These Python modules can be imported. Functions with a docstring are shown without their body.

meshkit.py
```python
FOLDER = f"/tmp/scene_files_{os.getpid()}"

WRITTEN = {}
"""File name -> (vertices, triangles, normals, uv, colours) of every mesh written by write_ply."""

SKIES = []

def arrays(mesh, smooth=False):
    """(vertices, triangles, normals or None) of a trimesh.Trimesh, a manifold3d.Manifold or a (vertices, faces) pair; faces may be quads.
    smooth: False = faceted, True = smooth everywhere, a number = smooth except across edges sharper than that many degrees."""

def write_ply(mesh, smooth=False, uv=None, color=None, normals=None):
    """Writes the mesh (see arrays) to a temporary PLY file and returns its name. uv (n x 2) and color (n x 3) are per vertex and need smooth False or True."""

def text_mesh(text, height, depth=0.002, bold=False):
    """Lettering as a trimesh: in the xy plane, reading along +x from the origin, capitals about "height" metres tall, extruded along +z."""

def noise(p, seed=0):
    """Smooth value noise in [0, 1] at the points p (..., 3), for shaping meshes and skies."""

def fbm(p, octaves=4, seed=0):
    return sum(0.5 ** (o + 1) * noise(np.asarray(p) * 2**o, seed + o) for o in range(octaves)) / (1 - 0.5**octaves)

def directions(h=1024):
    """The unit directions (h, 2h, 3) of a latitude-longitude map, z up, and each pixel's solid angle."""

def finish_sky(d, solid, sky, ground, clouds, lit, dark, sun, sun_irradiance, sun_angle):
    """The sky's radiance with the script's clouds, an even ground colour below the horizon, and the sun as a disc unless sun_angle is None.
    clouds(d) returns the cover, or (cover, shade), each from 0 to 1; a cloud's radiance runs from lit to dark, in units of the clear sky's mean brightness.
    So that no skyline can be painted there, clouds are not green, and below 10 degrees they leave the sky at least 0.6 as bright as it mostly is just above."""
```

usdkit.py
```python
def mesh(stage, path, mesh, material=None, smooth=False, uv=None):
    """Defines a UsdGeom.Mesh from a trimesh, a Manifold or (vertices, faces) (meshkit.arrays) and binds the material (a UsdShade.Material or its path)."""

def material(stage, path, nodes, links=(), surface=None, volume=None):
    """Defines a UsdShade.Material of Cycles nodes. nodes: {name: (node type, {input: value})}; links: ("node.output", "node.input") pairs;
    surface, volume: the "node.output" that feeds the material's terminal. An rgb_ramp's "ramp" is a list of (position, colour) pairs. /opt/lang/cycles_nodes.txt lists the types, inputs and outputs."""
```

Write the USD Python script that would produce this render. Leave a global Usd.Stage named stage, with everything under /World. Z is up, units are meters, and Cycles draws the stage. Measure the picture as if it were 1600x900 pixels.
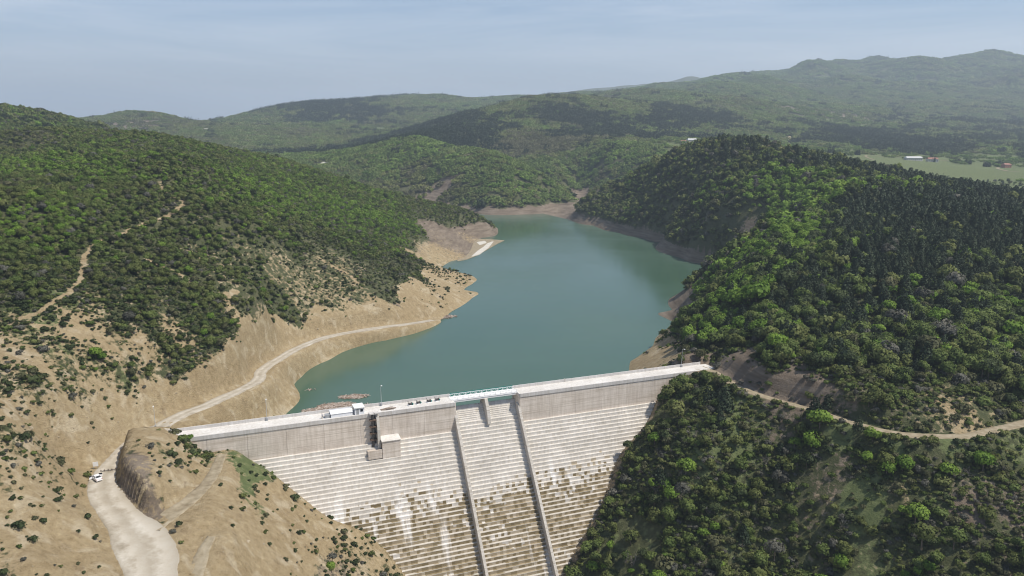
import math, random
import numpy as np, trimesh
from scipy.interpolate import RBFInterpolator, RegularGridInterpolator
from scipy.spatial import cKDTree
import shapely, shapely.geometry as sg
import usdkit, meshkit
from pxr import Usd, UsdGeom, UsdLux, UsdShade, Sdf, Gf, Vt

stage = Usd.Stage.CreateInMemory()
UsdGeom.SetStageUpAxis(stage, "Z"); UsdGeom.SetStageMetersPerUnit(stage, 1.0)
UsdGeom.Xform.Define(stage, "/World"); UsdGeom.Scope.Define(stage, "/World/Looks")
rng = np.random.default_rng(7); random.seed(7)

# ------------------------------------------------------------ camera, sky, sun
FOCAL = 1230.0                      # focal length in pixels of a 1600 wide picture
PITCH = math.atan(245 / FOCAL)      # the true horizon lies 245 px above the middle
EYE = np.array([0.0, 0.0, 97.0])    # 97 m above the dam's crest (z = 0)
cP, sP = math.cos(PITCH), math.sin(PITCH)
cam = UsdGeom.Camera.Define(stage, "/World/camera")
cam.CreateHorizontalApertureAttr(36.0); cam.CreateFocalLengthAttr(36.0 * FOCAL / 1600)
cam.CreateClippingRangeAttr(Gf.Vec2f(1.0, 60000.0))
cam.CreateExposureAttr(0.25)
cx = UsdGeom.Xformable(cam)
cx.AddTranslateOp().Set(Gf.Vec3d(*EYE)); cx.AddRotateXOp().Set(90 - math.degrees(PITCH))

SUN_EL, SUN_AZ = math.radians(58), math.atan2(0.966, -0.259)   # azimuth measured as atan2(x, y)
sun_dir = np.array([math.cos(SUN_EL) * math.sin(SUN_AZ), math.cos(SUN_EL) * math.cos(SUN_AZ), math.sin(SUN_EL)])
sun = UsdLux.DistantLight.Define(stage, "/World/sun")
sun.CreateIntensityAttr(1.1); sun.CreateAngleAttr(0.53); sun.CreateNormalizeAttr(True)
sun.CreateColorAttr(Gf.Vec3f(1.0, 0.93, 0.82))
sx = UsdGeom.Xformable(sun)
sx.AddRotateZOp().Set(math.degrees(math.atan2(sun_dir[1], sun_dir[0])) + 90); sx.AddRotateXOp().Set(90 - math.degrees(SUN_EL))
usdkit.material(stage, "/World/Looks/sky", {
    "tc": ("texture_coordinate", {}),
    "map": ("mapping", {"scale": (1.1, 1.9, 11.0), "rotation": (0.03, 0.08, 0.4)}),
    "cn": ("noise_texture", {"scale": 1.6, "detail": 6.0, "roughness": 0.62, "distortion": 0.5}),
    "cr": ("map_range", {"from_min": 0.42, "from_max": 0.72, "to_min": 0.0, "to_max": 0.42, "clamp": True}),
    "sky": ("sky_texture", {"sky_type": "single_scattering", "sun_disc": False, "sun_elevation": SUN_EL, "sun_rotation": SUN_AZ, "altitude": 400.0, "air_density": 1.0, "aerosol_density": 0.6, "ozone_density": 4.0}),
    "sz": ("separate_xyz", {}), "hr": ("map_range", {"range_type": "smoothstep", "from_min": .19, "from_max": .0, "to_min": 0.0, "to_max": .8, "clamp": True}),
    "mx": ("mix_color", {"b": (5.6, 5.9, 7.0)}),
    "m2": ("mix_color", {"b": (8.6, 8.8, 9.4)}),
    "bg": ("background_shader", {"strength": 0.10}),
}, [("tc.generated", "map.vector"), ("map.vector", "cn.vector"), ("cn.fac", "cr.value"), ("tc.generated", "sz.vector"), ("sz.z", "hr.value"), ("hr.result", "mx.fac"), ("sky.color", "mx.a"), ("mx.result", "m2.a"), ("cr.result", "m2.fac"), ("m2.result", "bg.color")], surface="bg.background")
dome = UsdLux.DomeLight.Define(stage, "/World/sky")
UsdShade.MaterialBindingAPI.Apply(dome.GetPrim()).Bind(UsdShade.Material.Get(stage, "/World/Looks/sky"))

# ------------------------------------------------------------ survey helpers: a sighting of the photograph turned into a place in the valley
def ray(px, py):
    u, v = (np.asarray(px, float) - 800) / FOCAL, (450 - np.asarray(py, float)) / FOCAL
    return np.stack([u, cP + v * sP, -sP + v * cP], -1)
def at_z(px, py, z):
    d = ray(px, py); return EYE + (np.asarray(z) - EYE[2])[..., None] / d[..., 2:3] * d if np.ndim(px) else EYE + (z - EYE[2]) / d[2] * d
def at_d(px, py, y):
    d = ray(px, py); return EYE + y / d[1] * d
def project(p):
    q = np.asarray(p, float) - EYE
    y, w = q[..., 1] * cP - q[..., 2] * sP, q[..., 1] * sP + q[..., 2] * cP
    return np.stack([800 + FOCAL * q[..., 0] / y, 450 - FOCAL * w / y, y], -1)

# dam frame: origin on the crest's downstream edge at its left end; x along the crest, y upstream, z up
D0 = at_z(272.5, 687.5, 0.0); D1 = at_z(1040, 586, 0.0)
DA = (D1 - D0) / np.linalg.norm(D1 - D0); DN = np.array([DA[1], -DA[0], 0.0])
def dam_to_world(p):
    p = np.asarray(p, float); return D0 + p[..., 0:1] * DA - p[..., 1:2] * DN + p[..., 2:3] * np.array([0, 0, 1.0])
def world_to_dam(p):
    q = np.asarray(p, float) - D0; return np.stack([q @ DA, -(q @ DN), q[..., 2]], -1)
ZS, SLOPE, WATER = -10.8, 0.7, -18.0
def at_wall(px, py):
    d = ray(px, py); t = ((D0 - EYE) @ DN) / (d @ DN); return EYE + t * d
def at_steps(px, py):
    n = DN + np.array([0, 0, SLOPE]); o = D0 + np.array([0, 0, ZS]); d = ray(px, py); return EYE + ((o - EYE) @ n) / (d @ n) * d

# ------------------------------------------------------------ terrain: sightings (px, py, height) and (px, py, "d", distance), hidden ground as world points
Z = """0 560 30,0 640 24,0 720 17,0 800 10,0 890 5,100 560 26,60 600 25,120 640 14,150 640 11,200 560 20,200 640 6.5,250 620 6,60 700 14,60 790 9,60 870 4.5,100 850 1.5,130 890 -1.5,
100 717 4.5,130 765 2.2,100 770 3.5,150 830 .6,170 880 -2.5,205 660 3.5,170 680 3.5,140 705 3.5,
300 600 6,300 520 20,350 570 7,345 585 5,380 555 8,430 510 3,490 490 .5,530 487 -1,600 470 -.5,650 437 2,655 410 1,690 360 -2,735 349 -3,265 625 5,
300 645 -3,360 640 -7,420 625 -11,300 662 -4,
200 480 33,300 400 37,300 300 61,100 480 37,100 400 46,100 300 65,0 480 39,0 400 50,0 300 70,400 450 25,500 440 11,400 350 46,500 350 28,600 420 7,600 350 18,200 400 44,200 300 64,300 250 78,200 240 80,100 240 81,0 240 79,
452 642 -18,468 625 -18,460 598 -18,475 580 -18,515 562 -18,540 548 -18,600 532 -18,650 515 -18,690 499 -18,705 487 -18,735 468 -18,748 458 -18,725 452 -18,745 437 -18,735 430 -18,690 419 -18,705 408 -18,725 404 -18,737 390 -18,742 379 -18,757 371 -18,778 360 -18,772 354 -18,
740 333 -18,780 336 -18,820 335 -18,870 330 -18,905 325 -18,890 338 -18,925 352 -18,960 362 -18,1000 371 -18,1037 380 -18,1028 392 -18,1060 402 -18,1105 413 -18,1085 455 -18,1050 485 -18,1028 490 -18,1050 503 -18,1042 515 -18,1020 540 -18,985 565 -18,
760 316 -3,820 316 -3,870 310 -3,896 311 -3,1000 354 -7,1040 367 -7,1085 382 -4,925 336 -6,960 343 -5.5,1140 393 -3,1075 466 -9,1070 490 -6,1060 530 -5,1045 560 -6,1030 575 -8,1080 500 4,1100 470 6,1080 555 3,1065 565 1,
191 702 .3,181 745 0,200 775 -1,220 797 -1.7,236 809 -2.2,165 740 0,150 744 0,185 790 -1.2,230 840 -3,230 900 -5,260 850 -3.5,255 890 -5,
207 742 4.8,217 768 4,206 722 4.8,232 795 1,225 712 5.5,250 690 4.5,255 680 3,268 683 .6,240 745 4,262 740 2.5,285 700 -.5,298 692 -1.5,312 712 -5,300 740 -2,280 770 -1.5,255 790 -1.5,
290 790 -3,320 762 -4,340 725 -5.2,325 725 -5.3,350 703 -5.6,337 750 -3.6,316 782 -2.8,296 810 -2.8,360 730 -7,380 760 -9,340 800 -4.5,360 850 -7,320 870 -5.5,300 890 -6,400 820 -12,400 890 -15,450 850 -21,500 890 -29,470 800 -21,
1200 622 0,1150 605 0,1260 638 0,1330 660 0,1400 677 0,1500 682 0,1600 660 0,1115 580 0,1130 560 4,1180 590 5.5,1260 615 5,1330 640 4,
1200 550 11,1200 450 24,1200 350 39,1400 600 8,1400 500 20,1400 400 35,1400 320 50,1590 580 9,1590 480 21,1590 380 36,1150 500 11,1150 430 20,1160 385 27,1110 420 4,1300 450 25,1300 350 41,1300 300 54,1300 550 12,1500 550 14,1500 430 31,1500 340 45,
1400 760 -12,1400 830 -22,1400 900 -32,1200 700 -12,1200 800 -28,1200 900 -43,1590 750 -9,1590 830 -17,1590 900 -23,1300 720 -10,1300 820 -26,1060 650 -10,1040 690 -16,1100 640 -5,1100 700 -13,1100 800 -30,1050 870 -42,960 850 -46,1000 780 -34,930 870 -50,1115 610 -3"""
DD = """60 202 690,100 207 700,160 209 720,250 213 740,330 231 800,400 244 870,450 256 890,510 274 900,560 291 900,620 306 900,680 319 900,730 332 890,755 346 885,
0 171 1100,60 178 1100,100 187 1100,135 196 1100,
1400 290 620,1590 336 560,1500 305 590,1300 271 680,1240 256 720,1200 245 750,1160 240 790,1100 240 850,1080 243 880,1040 250 930,1000 267 1000,940 294 1050,910 318 1075,950 310 1020,1000 310 950,1100 300 770,1100 350 705,1050 330 830,1150 330 680,
770 239 1350,700 272 1260,850 277 1260,885 302 1230,810 255 1300,720 300 1190,650 216 1500,745 235 1430,560 247 1450,525 265 1400,620 280 1330,680 292 1250,
700 202 1750,660 208 1700,735 180 2000,780 212 1750,830 152 2300,900 152 2450,850 200 1900,900 230 1620,860 250 1480,950 232 1500,880 268 1500,925 285 1440,1000 226 1600,1080 222 1500,960 180 2100,
1000 142 3000,1050 200 2000,1150 190 2200,1230 225 1750,1250 190 2400,1200 160 2800,1100 150 2900,1030 160 2600,1280 235 1500,
1100 131 4500,1180 117 4900,1250 108 5200,1385 91 5600,1450 101 5400,1500 90 5200,1600 95 5200,1050 143 3600,1120 138 4000,1180 133 4200,1250 128 4500,1320 124 4700,1450 128 4700,1530 118 4700,1380 130 4300,1320 150 3900,1450 160 3600,1550 150 4000,1600 180 3200,1350 190 2700,1450 200 2500,1550 215 2200,1400 225 1900,1500 240 1700,1430 250 1500,1580 262 1400,1450 275 1200,1550 290 1050,1590 298 980,1350 250 1350,
235 175 2700,150 187 2600,300 190 2600,250 200 2300,400 174 3200,270 184 2650,290 192 2680,310 197 2700,340 193 2900,370 185 3100,500 162 3500,620 153 3700,680 149 3800,740 158 3700,600 200 2600,500 230 2000,450 212 2300,560 218 2200,640 200 2700,700 187 2800,330 205 2300,400 230 2000,
770 155 6500,730 165 6500,915 140 7000,870 152 7000,960 145 7000,1080 127 7500,1010 134 7500,1130 132 7500,840 165 6600"""
HID = """850 1350 0,885 1330 -12,820 1430 22,790 1500 40,870 1420 4,900 1500 -5,400 1100 35,600 1050 0,200 950 75,200 1500 60,50 900 95,300 1300 50,690 1130 -26,740 1080 -28,640 1200 -14,820 1030 -36,880 1000 -34,905 1420 -14,960 1130 -4,900 1310 -19,
1120 600 -2,1150 575 2,1110 560 -10,1500 800 25,1600 750 22,1400 900 28,1300 1000 30,1200 1100 35,1100 1200 40,780 480 -38,850 450 -40,900 600 -40,950 500 -36,900 800 -38,820 700 -36,1020 650 -30,800 900 -32,950 420 -34,600 420 -34,700 420 -38,560 380 -30,700 340 -42,850 380 -42,
760 1600 30,640 1800 60,760 2600 120,840 2900 150,1000 2000 110,-300 700 90,-300 350 40,-300 1100 110,-300 2500 110,-900 700 90,-900 300 50,-900 2500 120,1900 600 55,1900 280 5,1900 220 -10,1900 1100 40,1900 2500 120,1900 5000 500,2600 500 60,2600 250 0,2600 2500 200,2600 6000 500,-900 6000 150,
-300 140 4,-300 200 20,600 160 -62,700 190 -62,850 190 -60,1000 170 -56,1300 150 -45,1700 130 -36,400 120 -40,300 120 -18,700 120 -64,900 120 -62,600 60 -64,1000 60 -60,150 100 -12,0 100 -6,
300 9500 130,300 7000 110,100 7000 110,800 10500 300,1300 10500 400,0 10500 130,1700 10500 400,-900 10500 150,2600 10500 400,400 5000 110,320 3300 105,320 3900 110,320 4600 120,250 3300 105,250 4000 110,180 3400 100,430 4000 120,380 3700 110,500 4300 210,100 4500 95,600 5200 250,820 4800 240,950 5000 300,1200 6500 350,1500 7500 350,1050 5500 330"""
pts = []
for s in Z.replace("\n", "").split(","):
    a = [float(x) for x in s.split()]; pts.append(at_z(*a))
for s in DD.replace("\n", "").split(","):
    a = [float(x) for x in s.split()]; pts.append(at_d(*a))
for s in HID.replace("\n", "").split(","):
    px, y, z = [float(x) for x in s.split()]
    pts.append(np.array([(px - 800) / FOCAL * y * 1.02, y, z]))
# ground against the dam: sighted contacts, the same level carried under the concrete to a buried heel
for (px, py) in [(317, 706), (352, 701), (375, 712), (388, 722)]: pts.append(at_wall(px, py))
for (px, py) in [(1090, 576), (1060, 600), (1045, 612), (1035, 622)]: pts.append(at_wall(px, py))
for (px, py) in [(420, 737), (450, 760), (480, 783), (500, 800), (560, 826), (600, 856), (625, 888), (1025, 626), (1015, 650), (985, 690), (965, 715), (945, 770), (915, 830), (890, 875)]: pts.append(at_steps(px, py))
for s, y, z in [(30, 3, -22), (45, 3, -36), (60, 0, -48), (80, -12, -58), (95, -30, -62), (110, -30, -64), (120, -30, -62), (140, 0, -52), (155, 3, -42), (170, 5, -28), (185, 5, -14), (10, 5, -9), (20, 4, -16), (195, 6, -6), (202, 4, -2),
                (30, 14, -18), (45, 14, -28), (60, 14, -38), (80, 14, -42), (100, 14, -44), (130, 14, -42), (160, 14, -34), (80, -45, -63), (110, -50, -66), (95, -70, -66), (20, 14, -12.5), (8, 14, -5), (175, 14, -23), (190, 14, -9), (-6, 10, -.4), (-3, 3, -.4), (207, 3, -.3), (212, 5, 0)]:
    pts.append(dam_to_world([s, y, z]))
pts = np.array(pts)
def logpolar(x, y):
    return np.stack([np.arctan2(x, np.maximum(y, 20.0)), np.log(np.hypot(x, y) + 30)], -1)
rbf = RBFInterpolator(logpolar(pts[:, 0], pts[:, 1]), pts[:, 2], kernel="linear", smoothing=2e-3, degree=1)

def graded(a, b, step, grow, lo, hi, cap=(80, 80), plateau=None):
    mid = list(np.arange(a, b, step)); s, x = step, a; left = []
    while x > lo: s = min(s * grow, cap[0]); x -= s; left.append(x)
    s, x = step, mid[-1]; right = []
    while x < hi: s = min(s * grow, cap[1]); x += s; right.append(x)
    return np.array(left[::-1] + mid + right)
GX = graded(-175, 235, 1.35, 1.035, -6500, 6500)
GY = graded(120, 440, 1.35, 1.0135, -150, 11500, cap=(20, 70))
XX, YY = np.meshgrid(GX, GY)
def fbm2(x, y, s, o=4, seed=0):
    return meshkit.fbm(np.stack([x / s, y / s, np.full(np.shape(x), .37 + seed)], -1), o, seed) - 0.5
def sstep(a, b, x):
    t = np.clip((x - a) / (b - a), 0, 1); return t * t * (3 - 2 * t)

ZZ = rbf(np.stack([logpolar(XX.ravel(), YY.ravel())[:, 0], logpolar(XX.ravel(), YY.ravel())[:, 1]], -1)).reshape(XX.shape)
# soften the cones of the sightings a little, more strongly far away
from scipy.ndimage import gaussian_filter
sm = gaussian_filter(ZZ, 1.6); sm4 = gaussian_filter(ZZ, 5)
RR = np.hypot(XX, YY); w4 = sstep(500, 1500, RR)
ZZ = sm * (1 - w4) + sm4 * w4

dm = world_to_dam(np.stack([XX, YY, ZZ], -1))
near_dam = (1 - sstep(8, 30, np.maximum(np.maximum(-dm[..., 0], dm[..., 0] - 205), np.maximum(-dm[..., 1] - 45, dm[..., 1] - 12))))
above = sstep(0, 14, ZZ - WATER)
# folds and gullies of the far hills, small lumps of the near slopes
rid = lambda x, y, s, o, seed: 1 - 2 * np.abs(fbm2(x, y, s, o, seed)) * 2
ZZ = ZZ + sstep(900, 2600, RR) * above * (fbm2(XX, YY, 420, 4, 1) * (16 + 14 * sstep(.0, .2, XX / np.maximum(YY, 50))) - sstep(1800, 4200, RR) * (22 + (42 + 60 * sstep(3800, 5000, RR)) * sstep(.05, .25, XX / np.maximum(YY, 50))) * (rid(XX, YY, 620, 3, 5) - .62))
ZZ = ZZ + (1 - near_dam) * (.35 + .65 * above) * (1 - .6 * sstep(700, 1600, RR)) * (fbm2(XX, YY, 55, 4, 2) * 5.0 * sstep(250, 420, RR) + fbm2(XX, YY, 16, 4, 3) * 1.5 + (1 - sstep(330, 520, RR)) * (rid(XX, YY, 9, 3, 15) - .6) * .85)

# carry the hills back onto the sightings after the smoothing and the lumps
def ground_grid():
    return RegularGridInterpolator((GY, GX), ZZ, bounds_error=False, fill_value=0.0)
for _ in range(2):
    err = pts[:, 2] - ground_grid()(pts[:, [1, 0]])
    ok = (np.abs(pts[:, 0]) < 6000) & (pts[:, 1] > -100)
    fix = RBFInterpolator(logpolar(pts[ok, 0], pts[ok, 1]), err[ok], kernel="linear", smoothing=1e-3, degree=0, neighbors=24)
    sub = (slice(None, None, 3), slice(None, None, 3))
    fz = fix(logpolar(XX[sub].ravel(), YY[sub].ravel())).reshape(XX[sub].shape)
    ZZ = ZZ + RegularGridInterpolator((GY[::3], GX[::3]), fz, bounds_error=False, fill_value=None)(np.stack([YY, XX], -1))

# ------------------------------------------------------------ scene helpers
used = {}
def numbered(parent, name):
    k = used.get((parent, name), 0); used[(parent, name)] = k + 1
    return f"{parent}/{name}" if k == 0 else f"{parent}/{name}_{k:03d}"
def tag(prim, label=None, category=None, group=None, kind=None):
    p = prim.GetPrim() if hasattr(prim, "GetPrim") else prim
    for k, v in (("label", label), ("category", category), ("group", group), ("kind", kind)):
        if v: p.SetCustomDataByKey(k, v)
    return p
def thing(name, label=None, category=None, loc=(0, 0, 0), rz=0.0, group=None, kind=None, scale=None):
    x = UsdGeom.Xform.Define(stage, numbered("/World", name))
    x.AddTranslateOp().Set(Gf.Vec3d(*map(float, loc))); x.AddRotateZOp().Set(float(rz))
    if scale: x.AddScaleOp().Set(Gf.Vec3f(*scale))
    tag(x, label, category, group, kind)
    return str(x.GetPath())
def part(parent, name, mesh, mat, smooth=False, label=None):
    m = usdkit.mesh(stage, numbered(parent, name), mesh, "/World/Looks/" + mat, smooth)
    if label: tag(m, label)
    return str(m.GetPath())
def join(ms): return trimesh.util.concatenate(ms)
def box(x0, x1, y0, y1, z0, z1):
    m = trimesh.creation.box([x1 - x0, y1 - y0, z1 - z0]); m.apply_translation([(x0 + x1) / 2, (y0 + y1) / 2, (z0 + z1) / 2]); return m
def bar(a, b, r=.05, n=6):
    return trimesh.creation.cylinder(r, segment=[a, b], sections=n)
def prism_x(poly, x0, x1):
    """polygon in (y, z) swept along x"""
    m = trimesh.creation.extrude_polygon(sg.Polygon(poly), x1 - x0, engine="earcut")
    v = m.vertices; m.vertices = np.stack([v[:, 2] + x0, v[:, 0], v[:, 1]], 1); return m

def mat(name, nodes, links, surface="p.BSDF"):
    links = [(a[:-6] + "value" if a.endswith(".result") and nodes[a[:-7]][0] == "math" else a, b) for a, b in links]
    usdkit.material(stage, "/World/Looks/" + name, nodes, links, surface)
def plain(name, col, rough=.7, vary=.12, scale=2.0, metal=0.0):
    c = np.array(col)
    mat(name, {"g": ("texture_coordinate", {}), "n": ("noise_texture", {"scale": scale, "detail": 4.0}),
               "r": ("rgb_ramp", {"ramp": [(.3, tuple(c * (1 - vary))), (.7, tuple(np.minimum(c * (1 + vary), .95)))]}),
               "p": ("principled_bsdf", {"roughness": rough, "metallic": metal})},
        [("g.object", "n.vector"), ("n.fac", "r.fac"), ("r.color", "p.base_color")])

# ------------------------------------------------------------ materials
def ground_material():
    N = {"pos": ("geometry", {}), "m": ("attribute", {"attribute": "mask"}), "sm": ("separate_color", {}),
         "n1": ("noise_texture", {"scale": .42, "detail": 7.0, "roughness": .66}),
         "n2": ("noise_texture", {"scale": .035, "detail": 5.0, "roughness": .6}),
         "n3": ("noise_texture", {"scale": 1.9, "detail": 5.0, "roughness": .7}),
         "vz": ("mapping", {"scale": (.05, .05, .6)}), "nz": ("noise_texture", {"scale": 1.0, "detail": 5.0, "roughness": .6}),
         "tan": ("rgb_ramp", {"ramp": [(.28, (.215, .158, .086)), (.44, (.312, .24, .138)), (.56, (.37, .293, .177)), (.70, (.465, .385, .255))]}),
         "tanmix": ("math", {"math_type": "multiply_add", "value2": .35, "value3": 0.0}),
         "tanmix2": ("math", {"math_type": "multiply_add", "value2": .65}), "n4": ("noise_texture", {"scale": .13, "detail": 4.0, "roughness": .55, "distortion": .8}), "pr": ("map_range", {"range_type": "smoothstep", "from_min": .52, "from_max": .68, "to_max": .6, "clamp": True}), "c3p": ("mix_color", {"b": (.50, .43, .31)}), "n5": ("noise_texture", {"scale": .21, "detail": 6.0, "roughness": .7}), "pr2": ("map_range", {"range_type": "smoothstep", "from_min": .56, "from_max": .70, "to_max": .65, "clamp": True}), "c3q": ("mix_color", {"b": (.19, .135, .075)}), "n6": ("noise_texture", {"scale": .75, "detail": 9.0, "roughness": .78}), "r6": ("rgb_ramp", {"ramp": [(.30, (.56, .52, .46)), (.44, (.92, .91, .90)), (.56, (1.0, 1.0, 1.0)), (.70, (1.32, 1.32, 1.30))]}), "c3r": ("mix", {"mix_type": "multiply", "fac": 1.0}),
         "dark": ("rgb_ramp", {"ramp": [(.3, (.042, .050, .022)), (.5, (.080, .088, .042)), (.7, (.145, .130, .080))]}),
         "gr": ("rgb_ramp", {"ramp": [(.3, (.085, .11, .042)), (.7, (.165, .19, .085))]}),
         "br": ("rgb_ramp", {"ramp": [(.3, (.115, .09, .066)), (.5, (.185, .148, .113)), (.72, (.265, .22, .172))]}),
         "c1": ("mix_color", {}), "c2": ("mix_color", {}), "c3": ("mix_color", {}),
         "p": ("principled_bsdf", {"roughness": .95, "specular_ior_level": .15}),
         "b1": ("bump", {"strength": .8, "distance": .9}), "hz": ("math", {"math_type": "add"})}
    L = [("m.color", "sm.color"), ("pos.position", "n1.vector"), ("pos.position", "n2.vector"), ("pos.position", "n3.vector"), ("pos.position", "vz.vector"), ("vz.vector", "nz.vector"),
         ("n2.fac", "tanmix.value1"), ("n1.fac", "tanmix2.value1"), ("tanmix.result", "tanmix2.value3"), ("tanmix2.result", "tan.fac"),
         ("tanmix2.result", "dark.fac"), ("n1.fac", "gr.fac"), ("nz.fac", "br.fac"),
         ("n1.fac", "hz.value1"), ("n3.fac", "hz.value2"), ("hz.result", "b1.height"), ("b1.normal", "p.normal")]
    for i, (ch, src) in enumerate((("g", "gr"), ("b", "br"), ("r", "tan"))):
        N[f"a{i}"] = ("math", {"math_type": "multiply_add", "value2": 1.15, "value3": -.575})
        N[f"s{i}"] = ("math", {"math_type": "add"})
        N[f"q{i}"] = ("map_range", {"range_type": "smoothstep", "from_min": .42, "from_max": .58, "clamp": True})
        L += [("n1.fac", f"a{i}.value1"), (f"a{i}.result", f"s{i}.value1"), (f"sm.{ch}", f"s{i}.value2"), (f"s{i}.result", f"q{i}.value"), (f"q{i}.result", f"c{i+1}.fac"), (f"{src}.color", f"c{i+1}.b")]
    L = [x for x in L if x != ("tan.color", "c3.b")] + [("pos.position", "n4.vector"), ("n4.fac", "pr.value"), ("pr.result", "c3p.fac"), ("tan.color", "c3p.a"), ("pos.position", "n5.vector"), ("n5.fac", "pr2.value"), ("pr2.result", "c3q.fac"), ("c3p.result", "c3q.a"), ("c3q.result", "c3r.color1"), ("pos.position", "n6.vector"), ("n6.fac", "r6.fac"), ("r6.color", "c3r.color2"), ("c3r.color", "c3.b")]
    L += [("dark.color", "c1.a"), ("c1.result", "c2.a"), ("c2.result", "c3.a"), ("c3.result", "p.base_color")]
    mat("ground", N, L)
ground_material()
mat("gravel", {"pos": ("geometry", {}), "n": ("noise_texture", {"scale": .25, "detail": 8.0, "roughness": .65}), "n2": ("noise_texture", {"scale": 3.0, "detail": 4.0}),
    "r": ("rgb_ramp", {"ramp": [(.3, (.31, .272, .212)), (.5, (.40, .362, .30)), (.7, (.48, .448, .39))]}), "ln": ("attribute", {"attribute": "lane"}), "lw": ("math", {"math_type": "multiply_add", "value2": .5, "value3": -.25}), "la": ("math", {"math_type": "add"}), "lr": ("rgb_ramp", {"ramp": [(0, (.78, .76, .72)), (.14, (.98, .97, .95)), (.24, (1.12, 1.12, 1.12)), (.34, (1.0, .99, .97)), (.5, (.86, .84, .80)), (.66, (1.0, .99, .97)), (.76, (1.12, 1.12, 1.12)), (.86, (.98, .97, .95)), (1, (.78, .76, .72))]}), "lm": ("mix", {"mix_type": "multiply", "fac": 1.0}), "b": ("bump", {"strength": .4, "distance": .1}), "p": ("principled_bsdf", {"roughness": .95, "specular_ior_level": .2})},
    [("pos.position", "n.vector"), ("pos.position", "n2.vector"), ("n.fac", "r.fac"), ("n.fac", "lw.value1"), ("ln.fac", "la.value1"), ("lw.value", "la.value2"), ("la.value", "lr.fac"), ("r.color", "lm.color1"), ("lr.color", "lm.color2"), ("lm.color", "p.base_color"), ("n2.fac", "b.height"), ("b.normal", "p.normal")])
mat("track", {"pos": ("geometry", {}), "n": ("noise_texture", {"scale": .4, "detail": 8.0, "roughness": .65}),
    "r": ("rgb_ramp", {"ramp": [(.3, (.19, .15, .095)), (.5, (.28, .235, .16)), (.7, (.36, .31, .225))]}), "p": ("principled_bsdf", {"roughness": .95, "specular_ior_level": .2})},
    [("pos.position", "n.vector"), ("n.fac", "r.fac"), ("r.color", "p.base_color")])
mat("water", {"pos": ("geometry", {}), "mp": ("mapping", {"scale": (1, 1, 1), "rotation": (0, 0, .5)}), "n": ("noise_texture", {"scale": .9, "detail": 4.0, "roughness": .6}), "n2": ("noise_texture", {"scale": .006, "detail": 3.0}),
    "r": ("rgb_ramp", {"ramp": [(.35, (.050, .100, .066)), (.65, (.066, .118, .082))]}), "b": ("bump", {"strength": .22, "distance": .12}), "rr": ("map_range", {"from_min": .35, "from_max": .65, "to_min": .10, "to_max": .24}), "p": ("principled_bsdf", {"ior": 1.33})},
    [("pos.position", "mp.vector"), ("mp.vector", "n.vector"), ("pos.position", "n2.vector"), ("n2.fac", "r.fac"), ("n2.fac", "rr.value"), ("rr.result", "p.roughness"), ("r.color", "p.base_color"), ("n.fac", "b.height"), ("b.normal", "p.normal")])
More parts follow.
